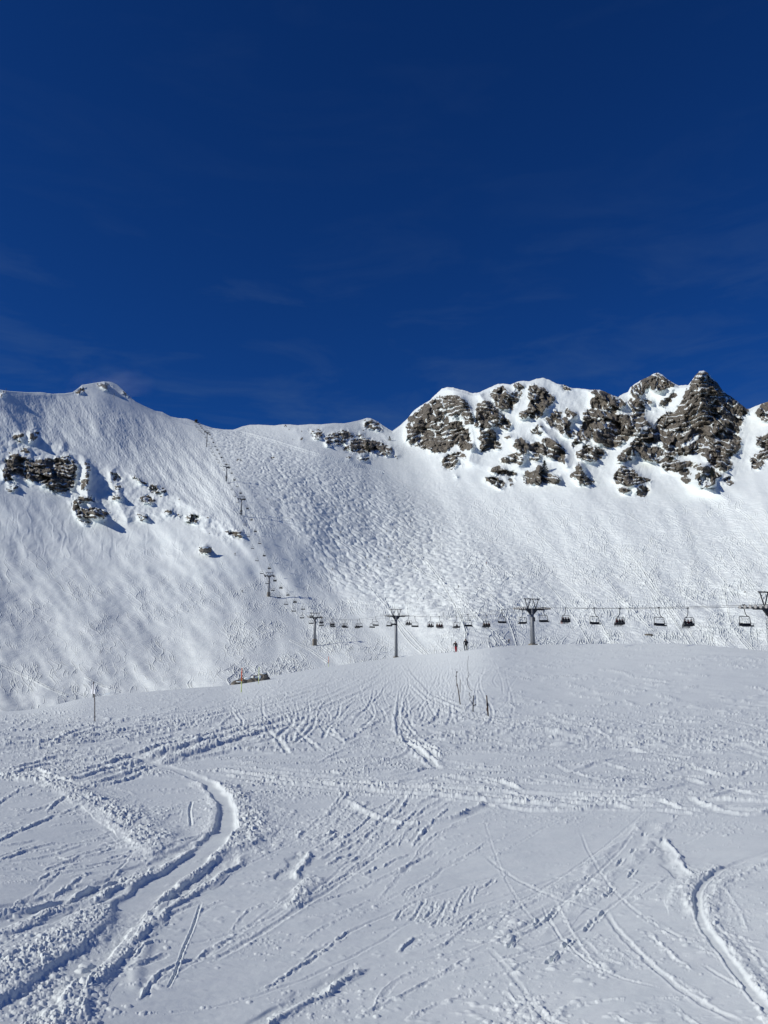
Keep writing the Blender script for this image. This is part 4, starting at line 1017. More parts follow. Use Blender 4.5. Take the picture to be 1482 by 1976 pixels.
    la.build('ladder', M['dark'], root)
    if i in (1, 3): MB().box((0.25, -0.42, top - 2.1), (0.16, 0.12, 0.45)).build('control_box', M['dark'], root)
    return root
TL = ['nearest lift tower, cut by the right edge, with a ladder up its side', 'grey lift tower on the snow crest just right of the two standing skiers', 'slim grey lift tower standing on the crest left of the two standing skiers',
      'lift tower in the hollow, on a brown concrete block with a long shadow', 'lift tower at the foot of the steep face, where the chairs turn uphill', 'lift tower halfway up the steep face, lowest of the three high ones',
      'lift tower on the steep face, the middle of the three high ones', 'topmost tall lift tower just below the skyline saddle']
for i in range(len(towers)):
    tag(make_tower(i), TL[i], 'lift tower', 'towers of the chairlift')
# cable path heights along the line, parabola sag between towers
def dist(i): return math.hypot(towers[i][0], towers[i][1])
lineY = [t_[1] for t_ in towers]; lineZ = [t_[3] + 0.08 for t_ in towers]
topY = 926.0; tz = img2ts(376, 814)[1] * topY + 4.0
lineY = [24.0] + lineY + [topY]; lineZ = [lineZ[0] + 0.2] + lineZ + [float(tz)]
def rope_z(Y):
    for a in range(len(lineY) - 1):
        if Y <= lineY[a + 1] or a == len(lineY) - 2:
            f = (Y - lineY[a]) / (lineY[a + 1] - lineY[a]); span = lineY[a + 1] - lineY[a]
            sag = min(0.016 * span, 2.6) * (0.35 if span < 75 else 1.0)
            return lineZ[a] * (1 - f) + lineZ[a + 1] * f - 4 * sag * f * (1 - f)
def rope_pt(Y, side):
    """Y is measured along the centre line"""
    return Vector((LC - LS * Y + side * HALF * PX, Y + side * HALF * PY, rope_z(Y)))
mb = MB()
for side in (-1, 1):
    pts = [rope_pt(Yc, side) for Yc in np.concatenate([np.arange(24, 300, 6.0), np.arange(300, topY, 12.0)])]
    if side == 1: pts = pts[::-1]
    mb.tube(pts, 0.027, 5)
tag(mb.build('haul_cable', M['rope']), 'long dark cable loop of the chairlift, strung over all the towers', 'cable')

# chair: hangs from local origin (rope), faces local -Y
def chair_parts(simple=False):
    hanger = MB().tube([(0, 0, 0.05), (0.0, -0.0, -0.25), (0.06, 0.0, -0.7), (0.20, 0.02, -1.15), (0.42, 0.04, -1.42), (0.75, 0.04, -1.5)], [0.07, 0.06, 0.055, 0.055, 0.06, 0.06], 7)
    hanger.box((0, 0, 0.02), (0.07, 0.22, 0.09))
    frame = MB(); W = 0.92
    frame.tube([(-W, 0, -2.72), (-W - .03, 0.02, -2.4), (-W + 0.02, 0.04, -1.65), (-W + 0.14, 0.04, -1.5), (W - 0.14, 0.04, -1.5), (W - 0.02, 0.04, -1.65), (W + .03, 0.02, -2.4), (W, 0, -2.72)], 0.05, 6)
    for x in (-W, W): frame.tube([(x, 0.02, -2.35), (x, -0.5, -2.42), (x, -0.52, -2.72)], 0.025, 5)
    seat = MB().box((0, -0.2, -2.74), (1.02, 0.27, 0.06)); seat.box((0, -0.42, -2.79), (1.0, 0.06, 0.08))
    back = MB()
    back.box((0, 0.1, -2.56), (0.95, 0.035, 0.15), R=Matrix.Rotation(-0.15, 3, 'X'))
    bar = MB().tube([(-0.62, 0.0, -1.52), (-0.58, -0.12, -1.85), (0.55, -0.12, -1.85), (0.6, 0.0, -1.52)], 0.02, 5)
    bar.tube([(0.3, -0.1, -1.86), (0.78, -0.28, -2.35), (0.84, -0.4, -2.6)], 0.018, 5)
    return hanger, frame, seat, back, bar
def make_chair(simple):
    hg, fr, se, ba, br = chair_parts()
    if simple:
        mb = MB()
        for part, mi, th in ((hg, 0, 1.0), (fr, 0, 1.0), (se, 1, 1.0), (ba, 1, 1.0)):
            mb.add(part.v, part.f, mi)
        return mb.build('lift_chair', [M['dark'], M['seat']])
    root = empty('lift_chair')
    hg.build('hanger', M['dark'], root); fr.build('frame', M['dark'], root, True); se.build('seat', M['seat'], root); ba.build('backrest', M['seat'], root); br.build('safety_bar', M['dark'], root, True)
    return root
proto_near = make_chair(False); proto_far = make_chair(True)

# ------------------------------------------------------------------ people
def skinned(verts, edges, radii, sub=1):
    me = bpy.data.meshes.new('tmp'); me.from_pydata(verts, edges, []); me.update()
    o = link(bpy.data.objects.new('tmp', me))
    md = o.modifiers.new('s', 'SKIN'); md.use_smooth_shade = True
    sv = me.skin_vertices[0].data
    for k, rr in enumerate(radii):
        sv[k].radius = rr if isinstance(rr, (tuple, list)) else (rr, rr); sv[k].use_root = (k == 0)
    ss = o.modifiers.new('u', 'SUBSURF'); ss.levels = sub; ss.render_levels = sub
    dg = bpy.context.evaluated_depsgraph_get(); dg.update()
    out = bpy.data.meshes.new_from_object(o.evaluated_get(dg))
    bpy.data.objects.remove(o); bpy.data.meshes.remove(me)
    return out
def person_mesh(pose):
    """front of the figure looks to local -Y; feet at z = 0 (standing) or hips at z = 0 (seated)"""
    if pose == 'stand':
        V = [(0, 0, .95), (0, .01, 1.12), (0, .0, 1.3), (0, 0, 1.46), (0, -.01, 1.55), (0, -.02, 1.66), (0, -.01, 1.78),
             (.11, 0, .88), (.14, -.03, .50), (.15, .02, .12), (.15, -.12, .05), (-.11, 0, .88), (-.14, -.03, .50), (-.15, .02, .12), (-.15, -.12, .05),
             (.20, 0, 1.43), (.30, .02, 1.18), (.28, -.12, .97), (.28, -.17, .90), (-.20, 0, 1.43), (-.30, .02, 1.18), (-.28, -.12, .97), (-.28, -.17, .90)]
        Rr = [.17, .155, .18, .15, .065, .095, .08, .12, .085, .075, .06, .12, .085, .075, .06, .085, .065, .052, .045, .085, .065, .052, .045]
    elif pose == 'lean':
        V = [(0, 0, .93), (0.01, .01, 1.10), (0.03, -.01, 1.28), (.05, -.02, 1.43), (.05, -.04, 1.52), (.05, -.06, 1.63), (.05, -.05, 1.75),
             (.09, 0, .86), (.05, -.06, .48), (.02, .02, .12), (.02, -.12, .05), (-.10, 0, .86), (-.12, -.02, .48), (-.10, .04, .12), (-.12, -.10, .05),
             (.25, -.01, 1.40), (.40, .04, 1.18), (.32, -.14, .98), (.30, -.18, .92), (-.16, 0, 1.40), (-.25, .02, 1.15), (-.22, -.10, .93), (-.22, -.14, .86)]
        Rr = [.17, .155, .18, .15, .065, .095, .08, .12, .085, .075, .06, .12, .085, .075, .06, .085, .07, .055, .045, .085, .065, .052, .045]
    elif pose == 'ski':
        V = [(0, .12, .62), (0, .10, .80), (0, 0, .98), (0, -.08, 1.12), (0, -.14, 1.2), (0, -.19, 1.3), (0, -.19, 1.41),
             (.11, .12, .58), (.15, -.12, .38), (.15, .02, .10), (.15, -.12, .05), (-.11, .12, .58), (-.15, -.12, .38), (-.15, .02, .10), (-.15, -.12, .05),
             (.21, -.08, 1.08), (.36, -.08, .86), (.34, -.3, .78), (.34, -.36, .76), (-.21, -.08, 1.08), (-.36, -.08, .86), (-.34, -.3, .78), (-.34, -.36, .76)]
        Rr = [.17, .155, .18, .15, .065, .095, .08, .12, .09, .075, .06, .12, .09, .075, .06, .085, .065, .052, .045, .085, .065, .052, .045]
    else:
        V = [(0, 0, .02), (0, .03, .2), (0, .03, .38), (0, .01, .52), (0, -.01, .61), (0, -.03, .72), (0, -.02, .83),
             (.11, -.06, .0), (.13, -.46, .02), (.13, -.50, -.38), (.13, -.60, -.46), (-.11, -.06, .0), (-.13, -.46, .02), (-.13, -.50, -.38), (-.13, -.60, -.46),
             (.20, .01, .49), (.27, -.04, .25), (.2, -.26, .16), (.2, -.32, .15), (-.20, .01, .49), (-.27, -.04, .25), (-.2, -.26, .16), (-.2, -.32, .15)]
        Rr = [.17, .155, .18, .15, .065, .095, .08, .115, .085, .07, .055, .115, .085, .07, .055, .085, .065, .05, .045, .085, .065, .05, .045]
    E = [(0, 1), (1, 2), (2, 3), (3, 4), (4, 5), (5, 6), (0, 7), (7, 8), (8, 9), (9, 10), (0, 11), (11, 12), (12, 13), (13, 14), (3, 15), (15, 16), (16, 17), (17, 18), (3, 19), (19, 20), (20, 21), (21, 22)]
    return skinned(V, E, Rr, 1), V
def colour_person(me, V, pose, jacket, trousers):
    me = me.copy(); me.materials.clear()
    for mm in (jacket, trousers, M['skin'], M['black']): me.materials.append(mm)
    VV = np.array(V)
    for p in me.polygons:
        c = np.array(p.center); k = int(np.argmin(((VV - c) ** 2).sum(1)))
        if k in (5, 6, 4): mi = 2
        elif k in (7, 8, 11, 12, 0) and (pose == 'seat' and k != 0 or pose != 'seat' and c[2] < VV[0][2] - 0.02): mi = 1
        elif k in (9, 13): mi = 1
        elif k in (10, 14, 18, 22): mi = 3
        else: mi = 0
        p.material_index = mi
    return me
def dome(c, r, sc=(1, 1, 1), zmin=-0.2, n=12):
    mb = MB(); rings = 7; vs = []; fs = []
    for i in range(rings):
        a = math.asin(zmin) + (math.pi / 2 - math.asin(zmin)) * i / (rings - 1)
        for k in range(n):
            th = 2 * math.pi * k / n; vs.append((c[0] + r * sc[0] * math.cos(a) * math.cos(th), c[1] + r * sc[1] * math.cos(a) * math.sin(th), c[2] + r * sc[2] * math.sin(a)))
    for i in range(rings - 1):
        for k in range(n): fs.append((i * n + k, i * n + (k + 1) % n, (i + 1) * n + (k + 1) % n, (i + 1) * n + k))
    fs.append(tuple(range(n - 1, -1, -1)))
    return mb.add(vs, fs)
PM = {p: person_mesh(p) for p in ('stand', 'lean', 'ski', 'seat')}
def ski_mb(x, y, z, ang=0.0):
    mb = MB(); pts = []
    Rz = Matrix.Rotation(ang, 3, 'Z')
    prof = [(-0.75, 0.0, .045), (-.3, 0, .04), (.3, 0, .042), (.75, .01, .05), (.9, .06, .045), (.96, .11, .02)]
    vs = []; fs = []
    for d, h, w_ in prof:
        for sx, sz in ((-1, 0), (1, 0), (1, 1), (-1, 1)):
            vs.append(Rz @ Vector((sx * w_, -d, h + sz * 0.015)) + Vector((x, y, z)))
    for k in range(len(prof) - 1):
        for q in range(4): fs.append((k * 4 + q, k * 4 + (q + 1) % 4, (k + 1) * 4 + (q + 1) % 4, (k + 1) * 4 + q))
    fs += [(3, 2, 1, 0), tuple(range(len(vs) - 4, len(vs)))]
    return mb.add(vs, fs)
def make_person(pose, jacket, trousers, poles=True, pack=False, ski_ang=0.0):
    me0, V = PM[pose]
    body = link(bpy.data.objects.new('person', colour_person(me0, V, pose, jacket, trousers)))
    hd = V[5]
    dome((hd[0], hd[1] + 0.01, hd[2] + 0.02), 0.135, (0.95, 1.08, 1.0), -0.25).build('helmet', M['helm'], body, True)
    MB().box((hd[0], hd[1] - 0.10, hd[2] + 0.0), (0.075, 0.03, 0.035)).build('goggles', M['orange'], body)
    for s_ in (-1, 1):
        f = V[14 if s_ < 0 else 10]
        ski_mb(f[0], f[1] + 0.08, f[2] - 0.075 + (0.0), ski_ang * 1.0).build('ski', M['dark'], body)
    if poles:
        for s_ in (18, 22):
            h = V[s_]; z1 = -0.02 if pose != 'seat' else h[2] - 0.8
            sx = 1 if h[0] > 0 else -1
            MB().tube([(h[0], h[1] - 0.02, h[2] + 0.08), (h[0] + 0.06 * sx, h[1] + (-0.10 if pose != 'ski' else .5), z1)], 0.012, 5).build('ski_pole', M['dark'], body)
    if pack: MB().box((V[2][0], V[2][1] + 0.2, V[2][2]), (0.16, 0.1, 0.22), bev=0.2).build('backpack', M['black'], body)
    return body
def far_person(pose, jacket, trousers):
    """one mesh for figures a few pixels tall: body, helmet and skis joined"""
    me0, V = PM[pose]
    b = colour_person(me0, V, pose, jacket, trousers); mb = MB()
    mb.add([v_.co[:] for v_ in b.vertices], [tuple(p.vertices) for p in b.polygons])
    mb.m = [p.material_index for p in b.polygons]
    hd = V[5]; d = dome((hd[0], hd[1], hd[2] + .02), .135, (1, 1, 1), -.25); mb.add(d.v, d.f, 3)
    for s_ in (10, 14):
        f = V[s_]; s2 = ski_mb(f[0], f[1] + .08, f[2] - .075); mb.add(s2.v, s2.f, 3)
    o = mb.build('person', [jacket, trousers, M['skin'], M['black']], None, True)
    return o
# seated prototypes
seatP = {}
km = kids_map()
# chairs down the line
def place_chair(Yc, side, i):
    p = rope_pt(Yc, side)
    far = Yc > 420
    src = proto_far if far else proto_near
    c = copy_tree(src, km)
    c.location = p
    c.rotation_euler = (0, random.uniform(-0.03, 0.03), LIFT_RZ + (0 if side < 0 else math.pi) + random.uniform(-0.05, 0.05))
    if far: c.scale = (1.0, 1.0, 1.0)
    return c
left_start, left_step = 104.8, 16.18
right_start, right_step = 121.3, 16.5
seats = []          # (chair, side, list of riders)
occ_right = {0: 'krk', 1: 'rkk', 2: 'okk', 3: '', 4: 'tkr', 5: 'k', 6: 'rk', 7: 'kk', 8: '', 9: '', 10: 'kk', 11: 'kk', 12: 'kkk', 13: 'kk', 14: '', 15: '', 16: 'kk', 17: 'k', 18: 'kk', 19: 'kkk', 20: 'kk', 21: 'kk', 22: '', 23: 'kk', 24: 'k', 25: 'kk', 26: 'kk', 27: 'kk', 28: '', 29: 'kk', 30: 'k', 31: 'kk', 32: 'kk', 33: '', 34: 'kk', 35: 'k', 36: 'kk', 37: '', 38: 'kk', 40: 'kk', 41: 'k', 43: 'kk', 45: 'kk', 47: 'k', 48: 'kk', 50: 'kk', 52: 'k', 54: 'kk'}
occ_left = {6: 'trr'}
near_lab_left = {0: 'empty lift chair nearest the big tower at the right edge of the photo', 1: 'empty lift chair on the upper cable, second from the right edge', 2: 'empty lift chair on the upper cable, third from the right edge',
    3: 'empty lift chair hanging just right of the tower beside the two standing skiers', 4: 'empty lift chair on the upper cable, first one left of the second tower', 5: 'empty lift chair almost above the two standing skiers',
    6: 'lift chair carrying red-clad riders down on the upper cable', 7: 'empty lift chair just right of the slim third tower', 8: 'empty lift chair partly behind the head of the slim third tower', 9: 'empty lift chair on the upper cable, first one left of the slim third tower'}
near_lab_right = {0: 'loaded lift chair nearest the right edge, three riders seen from behind', 1: 'loaded lift chair on the lower cable, second from the right edge', 2: 'loaded lift chair whose left rider wears orange-red trousers', 3: 'empty lift chair hanging just left of the tower beside the standing skiers',
    4: 'lift chair on the lower cable with a rider in tan at its left end', 5: 'lift chair carrying a single rider, nearly above the standing skiers', 6: 'lift chair with two riders, midway between the slim third tower and the standing skiers', 7: 'lift chair with two dark riders beside the slim third tower', 8: 'empty lift chair on the lower cable, just left of the slim third tower'}
k = 0; Yc = left_start
segname = ['edge tower', 'second tower', 'slim third tower', 'hollow tower', 'foot-of-face tower', 'lowest high tower', 'middle high tower', 'topmost tower']
TY = [t_[1] for t_ in towers]
def seg_of(Y): return max(0, min(7, sum(1 for y_ in TY if Y > y_) - 1))
ordn = ['first', 'second', 'third', 'fourth', 'fifth', 'sixth', 'seventh', 'eighth', 'ninth', 'tenth', 'eleventh', 'twelfth', 'thirteenth', 'fourteenth', 'fifteenth', 'sixteenth']
def lay_chairs(start, step, side, occ, labs):
    Yc = start; k = 0; cnt = {}
    while Yc < topY - 12:
        c = place_chair(Yc, side, k)
        sg = seg_of(Yc); cnt[sg] = cnt.get(sg, 0) + 1
        riders = occ.get(k, '')
        if k in labs: lab = labs[k]
        else:
            lab = '%s %s lift chair on the %s cable, uphill from the %s' % ('loaded' if riders else 'empty', ordn[cnt[sg] - 1], 'left' if side < 0 else 'right', segname[sg])
        c['short'] = '%s %s-cable chair above the %s' % (ordn[cnt[sg] - 1], 'left' if side < 0 else 'right', segname[sg])
        tag(c, lab, 'lift chair', 'chairs of the chairlift')
        seats.append((c, Yc, side, riders, k))
        Yc += step; k += 1
lay_chairs(left_start, left_step, -1, occ_left, near_lab_left)
lay_chairs(right_start, right_step, 1, occ_right, near_lab_right)
for p_ in (proto_near, proto_far):
    for ch in children(p_): bpy.data.objects.remove(ch)
    bpy.data.objects.remove(p_)
M['dred'] = plain('dark_red_fabric', (0.10, 0.010, 0.014), 0.9)
colm = {'k': (M['black'], M['black']), 'r': (M['dred'], M['black']), 'o': (M['black'], M['orange']), 't': (M['tan'], M['grey'])}
coln = {'k': 'black', 'r': 'dark red', 'o': 'black jacket and orange trousers', 't': 'tan'}
rp_near, rp_far = {}, {}
for key in 'krot':
    rp_near[key] = make_person('seat', *colm[key], poles=True); rp_far[key] = far_person('seat', *colm[key])
km = kids_map()
posn = {1: ['alone on'], 2: ['left on', 'right on'], 3: ['leftmost on', 'middle of', 'rightmost on']}
for c, Yc, side, riders, k in seats:
    if not riders: continue
    n = len(riders)
    offs = {1: [0.15], 2: [-0.42, 0.3], 3: [-0.62, 0.0, 0.6]}[n]
    for a, key in enumerate(riders):
        src = rp_near[key] if Yc <= 420 else rp_far[key]
        o = copy_tree(src, km)
        rz = c.rotation_euler[2]
        # image-left to right order: chairs on the right cable are seen from behind
        ox = offs[a] * (1 if side < 0 else -1) * -1 if side < 0 else -offs[a] * -1
        ox = -offs[a] if side > 0 else offs[a]
        Rz = Matrix.Rotation(rz, 3, 'Z'); o.location = c.location + Rz @ Vector((ox, -0.10, -2.60))
        o.rotation_euler = (0, 0, rz + random.uniform(-0.15, 0.15)); s_ = random.uniform(0.93, 1.03); o.scale = (s_, s_, s_)
        tag(o, 'rider in %s, %s the %s' % (coln[key].split(' jacket')[0], posn[n][a].replace(' on', ' on'), c['short']), 'person', 'riders on the chairlift')
for d_ in (rp_near, rp_far):
    for p_ in d_.values():
        for ch in children(p_): bpy.data.objects.remove(ch)
        bpy.data.objects.remove(p_)
print('lift', time.time() - T0)

# standing skiers on the crest
def on_ground(u, v): return ground_point(u, v)
p = on_ground(879.5, 1258.2); o = make_person('lean', M['black'], M['red'], ski_ang=0.5, pack=False); o.location = p; o.rotation_euler = (0, 0, math.radians(165)); o.scale = (1.5, 1.4, 1.3)
tag(o, 'skier in red trousers and dark jacket standing on the crest, left of the pair', 'person')
p = on_ground(899, 1254.6); o = make_person('stand', M['black'], M['black'], ski_ang=-0.5, pack=True); o.location = p; o.rotation_euler = (0, 0, math.radians(195)); o.scale = (1.5, 1.4, 1.3)
tag(o, 'skier all in black standing on the crest, right of the pair', 'person')
o = make_person('ski', M['black'], M['black']); o.location = mtn_point(982, 1241.5); o.rotation_euler = (0, 0, 0.6)
o.location = mtn_point(982, 1242.5, 0.1)
tag(o, 'small dark skier low behind the crest, just left of the second tower', 'person')
SK = [(516.5, 967.2, 'ski', 'kn'), (564, 967.3, 'stand', 'kn'), (647.4, 984, 'ski', 'kk'), (672, 982.5, 'stand', 'kk'), (657.4, 1034.3, 'stand', 'kk'), (652.9, 1041, 'ski', 'kk'), (792.5, 1011.6, 'ski', 'nk'), (746, 1031, 'ski', 'kk'), (760, 1049.5, 'ski', 'nk'), (750.5, 1061, 'stand', 'kk'),
      (752.5, 1064.5, 'ski', 'kk'), (705.2, 1084, 'stand', 'kk'), (742.4, 1082.5, 'stand', 'nk'), (749.9, 1081, 'ski', 'kk'), (709, 1100, 'stand', 'kk'), (727.8, 1100, 'stand', 'kk'), (641.8, 1104, 'ski', 'kk'), (888.5, 1031.5, 'ski', 'kn'), (386.8, 926, 'stand', 'kk'),
      (453.5, 1071.5, 'stand', 'kk'), (467, 1143.5, 'ski', 'kk'), (884.6, 1138.8, 'ski', 'kk'), (939, 1096, 'stand', 'rk'), (565, 850, 'stand', 'kk')]
SKL = ['tiny skier beside the upper moguls, right of the highest chairs', 'tiny upright skier in the upper moguls below the rocky notch', 'tiny crouching skier high in the middle of the bowl', 'tiny upright skier high in the middle of the bowl, right of another', 'upper skier of two close together above the mogul field',
  'lower skier of two close together above the mogul field', 'tiny skier below the left end of the big cliffs', 'tiny skier in the middle of the bowl, above the trio', 'tiny skier in blue, right of the trio in mid-bowl', 'upper skier of the trio in mid-bowl', 'lower skier of the trio in mid-bowl', 'tiny upright skier, left end of the lower mogul row',
  'tiny skier in blue in the lower mogul row, one of the right-hand pair', 'crouching skier at the right end of the lower mogul row', 'tiny upright skier lowest on the left of the mogul field', 'tiny upright skier lowest on the right of the mogul field', 'lone skier low on the left edge of the moguls', 'lone skier under the big cliffs, right part of the bowl',
  'lone skier crossing the upper left face', 'lone skier right of the small dark boulder on the left slope', 'lone skier left of the tower at the foot of the face', 'lone skier low in the bowl above the chair line', 'lone skier in red low in the right half of the bowl', 'tiny dark figure by the rocks at the far left of the ridge']
cm = {'k': M['black'], 'n': M['navy'], 'r': M['red']}
protos = {}
for (u, v, pose, cc), lab in zip(SK, SKL):
    if (pose, cc) not in protos: protos[(pose, cc)] = far_person(pose, cm[cc[0]], cm[cc[1]]); o = protos[(pose, cc)]
    else: o = protos[(pose, cc)].copy(); COL.objects.link(o)
    o.location = mtn_point(u, v); o.rotation_euler = (0, 0, random.uniform(0, 6.28)); tag(o, lab, 'person', 'skiers on the far slopes')

# ------------------------------------------------------------------ top station on the saddle
def top_station():
    b = mtn_point(378, 815.5); root = empty('top_station', (b.x, b.y, b.z - 1.0), LIFT_RZ)
    MB().box((0, 0, 2.2), (2.6, 3.6, 2.6)).build('cabin', M['dark'], root)
    r = MB(); r.add([(-3.1, -4.2, 4.9), (3.1, -4.2, 4.9), (3.1, 4.2, 4.9), (-3.1, 4.2, 4.9), (0, -4.2, 6.4), (0, 4.2, 6.4)], [(0, 1, 4), (3, 5, 2), (0, 4, 5, 3), (1, 2, 5, 4), (0, 3, 2, 1)]); r.build('roof', M['dark'], root)
    m_ = MB().tube([(0.5, 0, 5.8), (0.5, 0, 8.6)], 0.12, 6); m_.tube([(-2.2, 0, 7.2), (2.2, 0, 7.6)], 0.1, 6); m_.build('mast', M['dark'], root)
    w_ = MB().tube([(0, -6.5, 5.2), (0, -6.5, 5.5)], [3.0, 3.0], 20); w_.build('bullwheel', M['dark'], root)
    MB().tube([(0, -6.5, -3), (0, -6.5, 5.2)], 0.4, 10).build('column', M['dark'], root)
    root.scale = (.6, .6, .6); tag(root, 'dark upper lift station on the saddle where the chairs end', 'lift station')
top_station()
def small_post(name, u, v, h, r, mtl, lab, cat, group=None, lean=(0, 0), surf=mtn_point, cap=None):
    b = surf(u, v)
    mb = MB().tube([(0, 0, -0.6), (lean[0] * .5, lean[1] * .5, h * .5), (lean[0], lean[1], h)], [r * 1.1, r, r * .85], 8)
    if cap is None:
        o = mb.build(name, mtl, None, True)
    else:
        o = empty(name); mb.build('pole', mtl, o, True); cap(o, h)
    o.location = b; tag(o, lab, cat, group); return o
small_post('signpost', 11, 758, 5.0, 0.16, M['dark'], 'dark post sticking up on the skyline at the far left edge', 'post')
def aframe(o, h):
    MB().tube([(-1.5, 0, 0), (0.0, 0, h)], 0.1, 5).build('brace', M['dark'], o); MB().tube([(-.9, 0, h), (1.1, 0, h + .4)], 0.09, 5).build('arm', M['dark'], o)
small_post('avalanche_mast', 220, 770, 6.5, 0.16, M['steel'], 'grey steel mast on the slope under the rounded left summit', 'mast', cap=aframe)
small_post('piste_marker', 1375, 1240.5, 3.2, 0.05, M['wood'], 'thin marker pole behind the crest near the right edge, under the empty chair', 'marker pole')

# ------------------------------------------------------------------ marker poles near the camera
def sign_cap(o, h):
    # triangular white sign, upper half of the pole painted
    mb = MB(); z0 = h - 0.72
    for sx in (-1, 1):
        mb.add([(sx * 0.03, -0.03, z0), (sx * 0.17, -0.03, z0), (sx * 0.15, -0.03, z0 + 0.14), (sx * 0.09, -0.03, z0 + 0.2), (sx * 0.07, -0.03, z0 + 0.42), (sx * 0.03, -0.03, z0 + 0.42),
                (sx * 0.03, -0.01, z0), (sx * 0.17, -0.01, z0), (sx * 0.15, -0.01, z0 + 0.14), (sx * 0.09, -0.01, z0 + 0.2), (sx * 0.07, -0.01, z0 + 0.42), (sx * 0.03, -0.01, z0 + 0.42)],
               [(0, 1, 2, 3, 4, 5), (11, 10, 9, 8, 7, 6)] + [(k, 6 + k, 6 + (k + 1) % 6, (k + 1) % 6) for k in range(6)])
    b = mb.build('sign_board', M['white'], o); b.location = (-0.20, 0, 0); b.rotation_euler = (0, 0, -0.75); b.scale = (1.45, 1, 1.2); b.location.z = -0.12
    MB().tube([(-0.20, 0, h - .78), (-0.235, 0, h)], 0.028, 8).build('sleeve', M['grey'], o, True)
small_post('marker_pole', 184.6, 1392, 1.95, 0.024, M['wood'], 'leaning brown pole with a white triangular board, on the snow at left', 'marker pole', lean=(-0.22, 0), surf=ground_point, cap=sign_cap)
# crumpled white panel lying to its right
mb = MB(); 
mb.add([(-.28, 0, .02), (.0, .03, .10), (.42, .05, .16), (.40, .10, .30), (.12, .08, .24), (-.1, .05, .08)], [(0, 1, 2, 3, 4, 5)])
vs = list(mb.v); mb.add([(x, y + .05, z) for x, y, z in vs], [(5, 4, 3, 2, 1, 0)]); mb.f += [(k, 6 + k, 6 + (k + 1) % 6, (k + 1) % 6) for k in range(6)]; mb.m += [0] * 6
o = mb.build('snow_slab', M['snow']); 
b = ground_point(199, 1345.5); o.location = b; o.scale = (2.2, 2.2, 2.2); tag(o, 'thin bright snow slab tilted up on the crest, right of the leaning pole', 'snow slab')
# orange and yellow poles by the boulder
def two_tone(u, v, h, top, lab, r=0.05, frac=0.45):
    b = ground_point(u, v); o = empty('piste_pole', b); R_ = math.hypot(b.x, b.y)
    MB().tube([(0, 0, -.5), (0, 0, h * frac)], r, 8).build('lower_pole', M['yellow'], o, True)
    MB().tube([(0, 0, h * frac + 0.002), (0.02, 0, h)], [r * 1.1, r * 1.05], 8).build('upper_pole', top, o, True)
    tag(o, lab, 'piste pole', 'piste poles'); return o
two_tone(465.5, 1336, 3.6, M['orange'], 'orange and yellow-green piste pole in front of the dark boulder', 0.075)
two_tone(499, 1319, 3.2, M['yellow'], 'all yellow-green piste pole at the right end of the dark boulder', 0.06)
two_tone(634, 1284, 2.4, M['orange'], 'small orange piste pole in the snow below the tower in the hollow', 0.06, 0.3)
# fence poles with clips and loose rope
FP = [(881.5, 1323.5, 1297, (-0.02, 0), 'second from the left', 0.028), (887.5, 1337, 1314, (.05, 0), 'short middle', 0.024), (889, 1360.5, 1323, (-.22, 0), 'left-leaning', 0.034), (912.3, 1373.5, 1344, (.06, 0), 'straight one with a black clip', 0.031), (942.5, 1385, 1347, (-.07, 0), 'rightmost and nearest', 0.04)]
FL = ['thin far fence pole with two dark clips at its top, on the right-hand snow', 'short thin fence pole just right of the left-leaning one', 'left-leaning bare fence pole on the right-hand snow', 'dark fence pole with a clip jutting right, between two others', 'nearest fence pole with a yellowish loop tied halfway up']
for (u, v, vt_, ln, nm, rr), lab in zip(FP, FL):
    b = ground_point(u, v); R_ = math.hypot(b.x, b.y); h = (v - vt_) / F * R_ * 1.01
    o = empty('fence_pole', b)
    MB().tube([(0, 0, -.3), (ln[0] * .5, 0, h * .5), (ln[0], 0, h)], [rr, rr, rr * .8], 7).build('pole', M['wood'] if nm != 'straight one with a black clip' else M['black'], o, True)
    if 'rightmost' in nm:
        MB().box((ln[0] * .55, -.03, h * .56), (.05, .05, .07)).build('clip', M['black'], o)
        MB().tube([(ln[0] * .5, -.03, h * .5), (-.09, -.03, h * .36), (-.08, -.03, h * .27), (-.02, -.03, h * .26), (0.0, -.03, h * .42)], .014, 5).build('loop', M['tan'], o, True)
    if 'clip' in nm: MB().tube([(0.02, 0, h * .38), (.16, 0, h * .42), (.19, 0, h * .45)], [.02, .03, .045], 6).build('clip', M['black'], o)
    if 'second' in nm:
        MB().box((ln[0] + .06, 0, h * .97), (.05, .05, .07)).build('clip', M['black'], o); MB().box((-.07, 0, h * .68), (.06, .04, .05)).build('clip', M['black'], o)
    tag(o, lab, 'fence pole', 'fence poles on the right')
def snow_line(pts, r, lab, name='fence_rope'):
    P_ = []
    for (u1, v1), (u2, v2) in zip(pts[:-1], pts[1:]):
        for k in range(8): P_.append(ground_point(u1 + (u2 - u1) * k / 8, v1 + (v2 - v1) * k / 8, r * 0.8))
    tag(MB().tube(P_, r, 5).build(name, M['grey'], None, True), lab, 'rope')
snow_line([(904, 1266), (902, 1280), (903, 1295), (905, 1301), (901.5, 1311), (902, 1322), (906, 1329), (912, 1336)], 0.018, 'thin grey rope lying down the snow behind the fence poles')
snow_line([(906, 1338), (905, 1342), (909, 1346), (906, 1350), (908, 1355), (912, 1359)], 0.015, 'short kinked rope end beside the fence pole with the jutting clip')

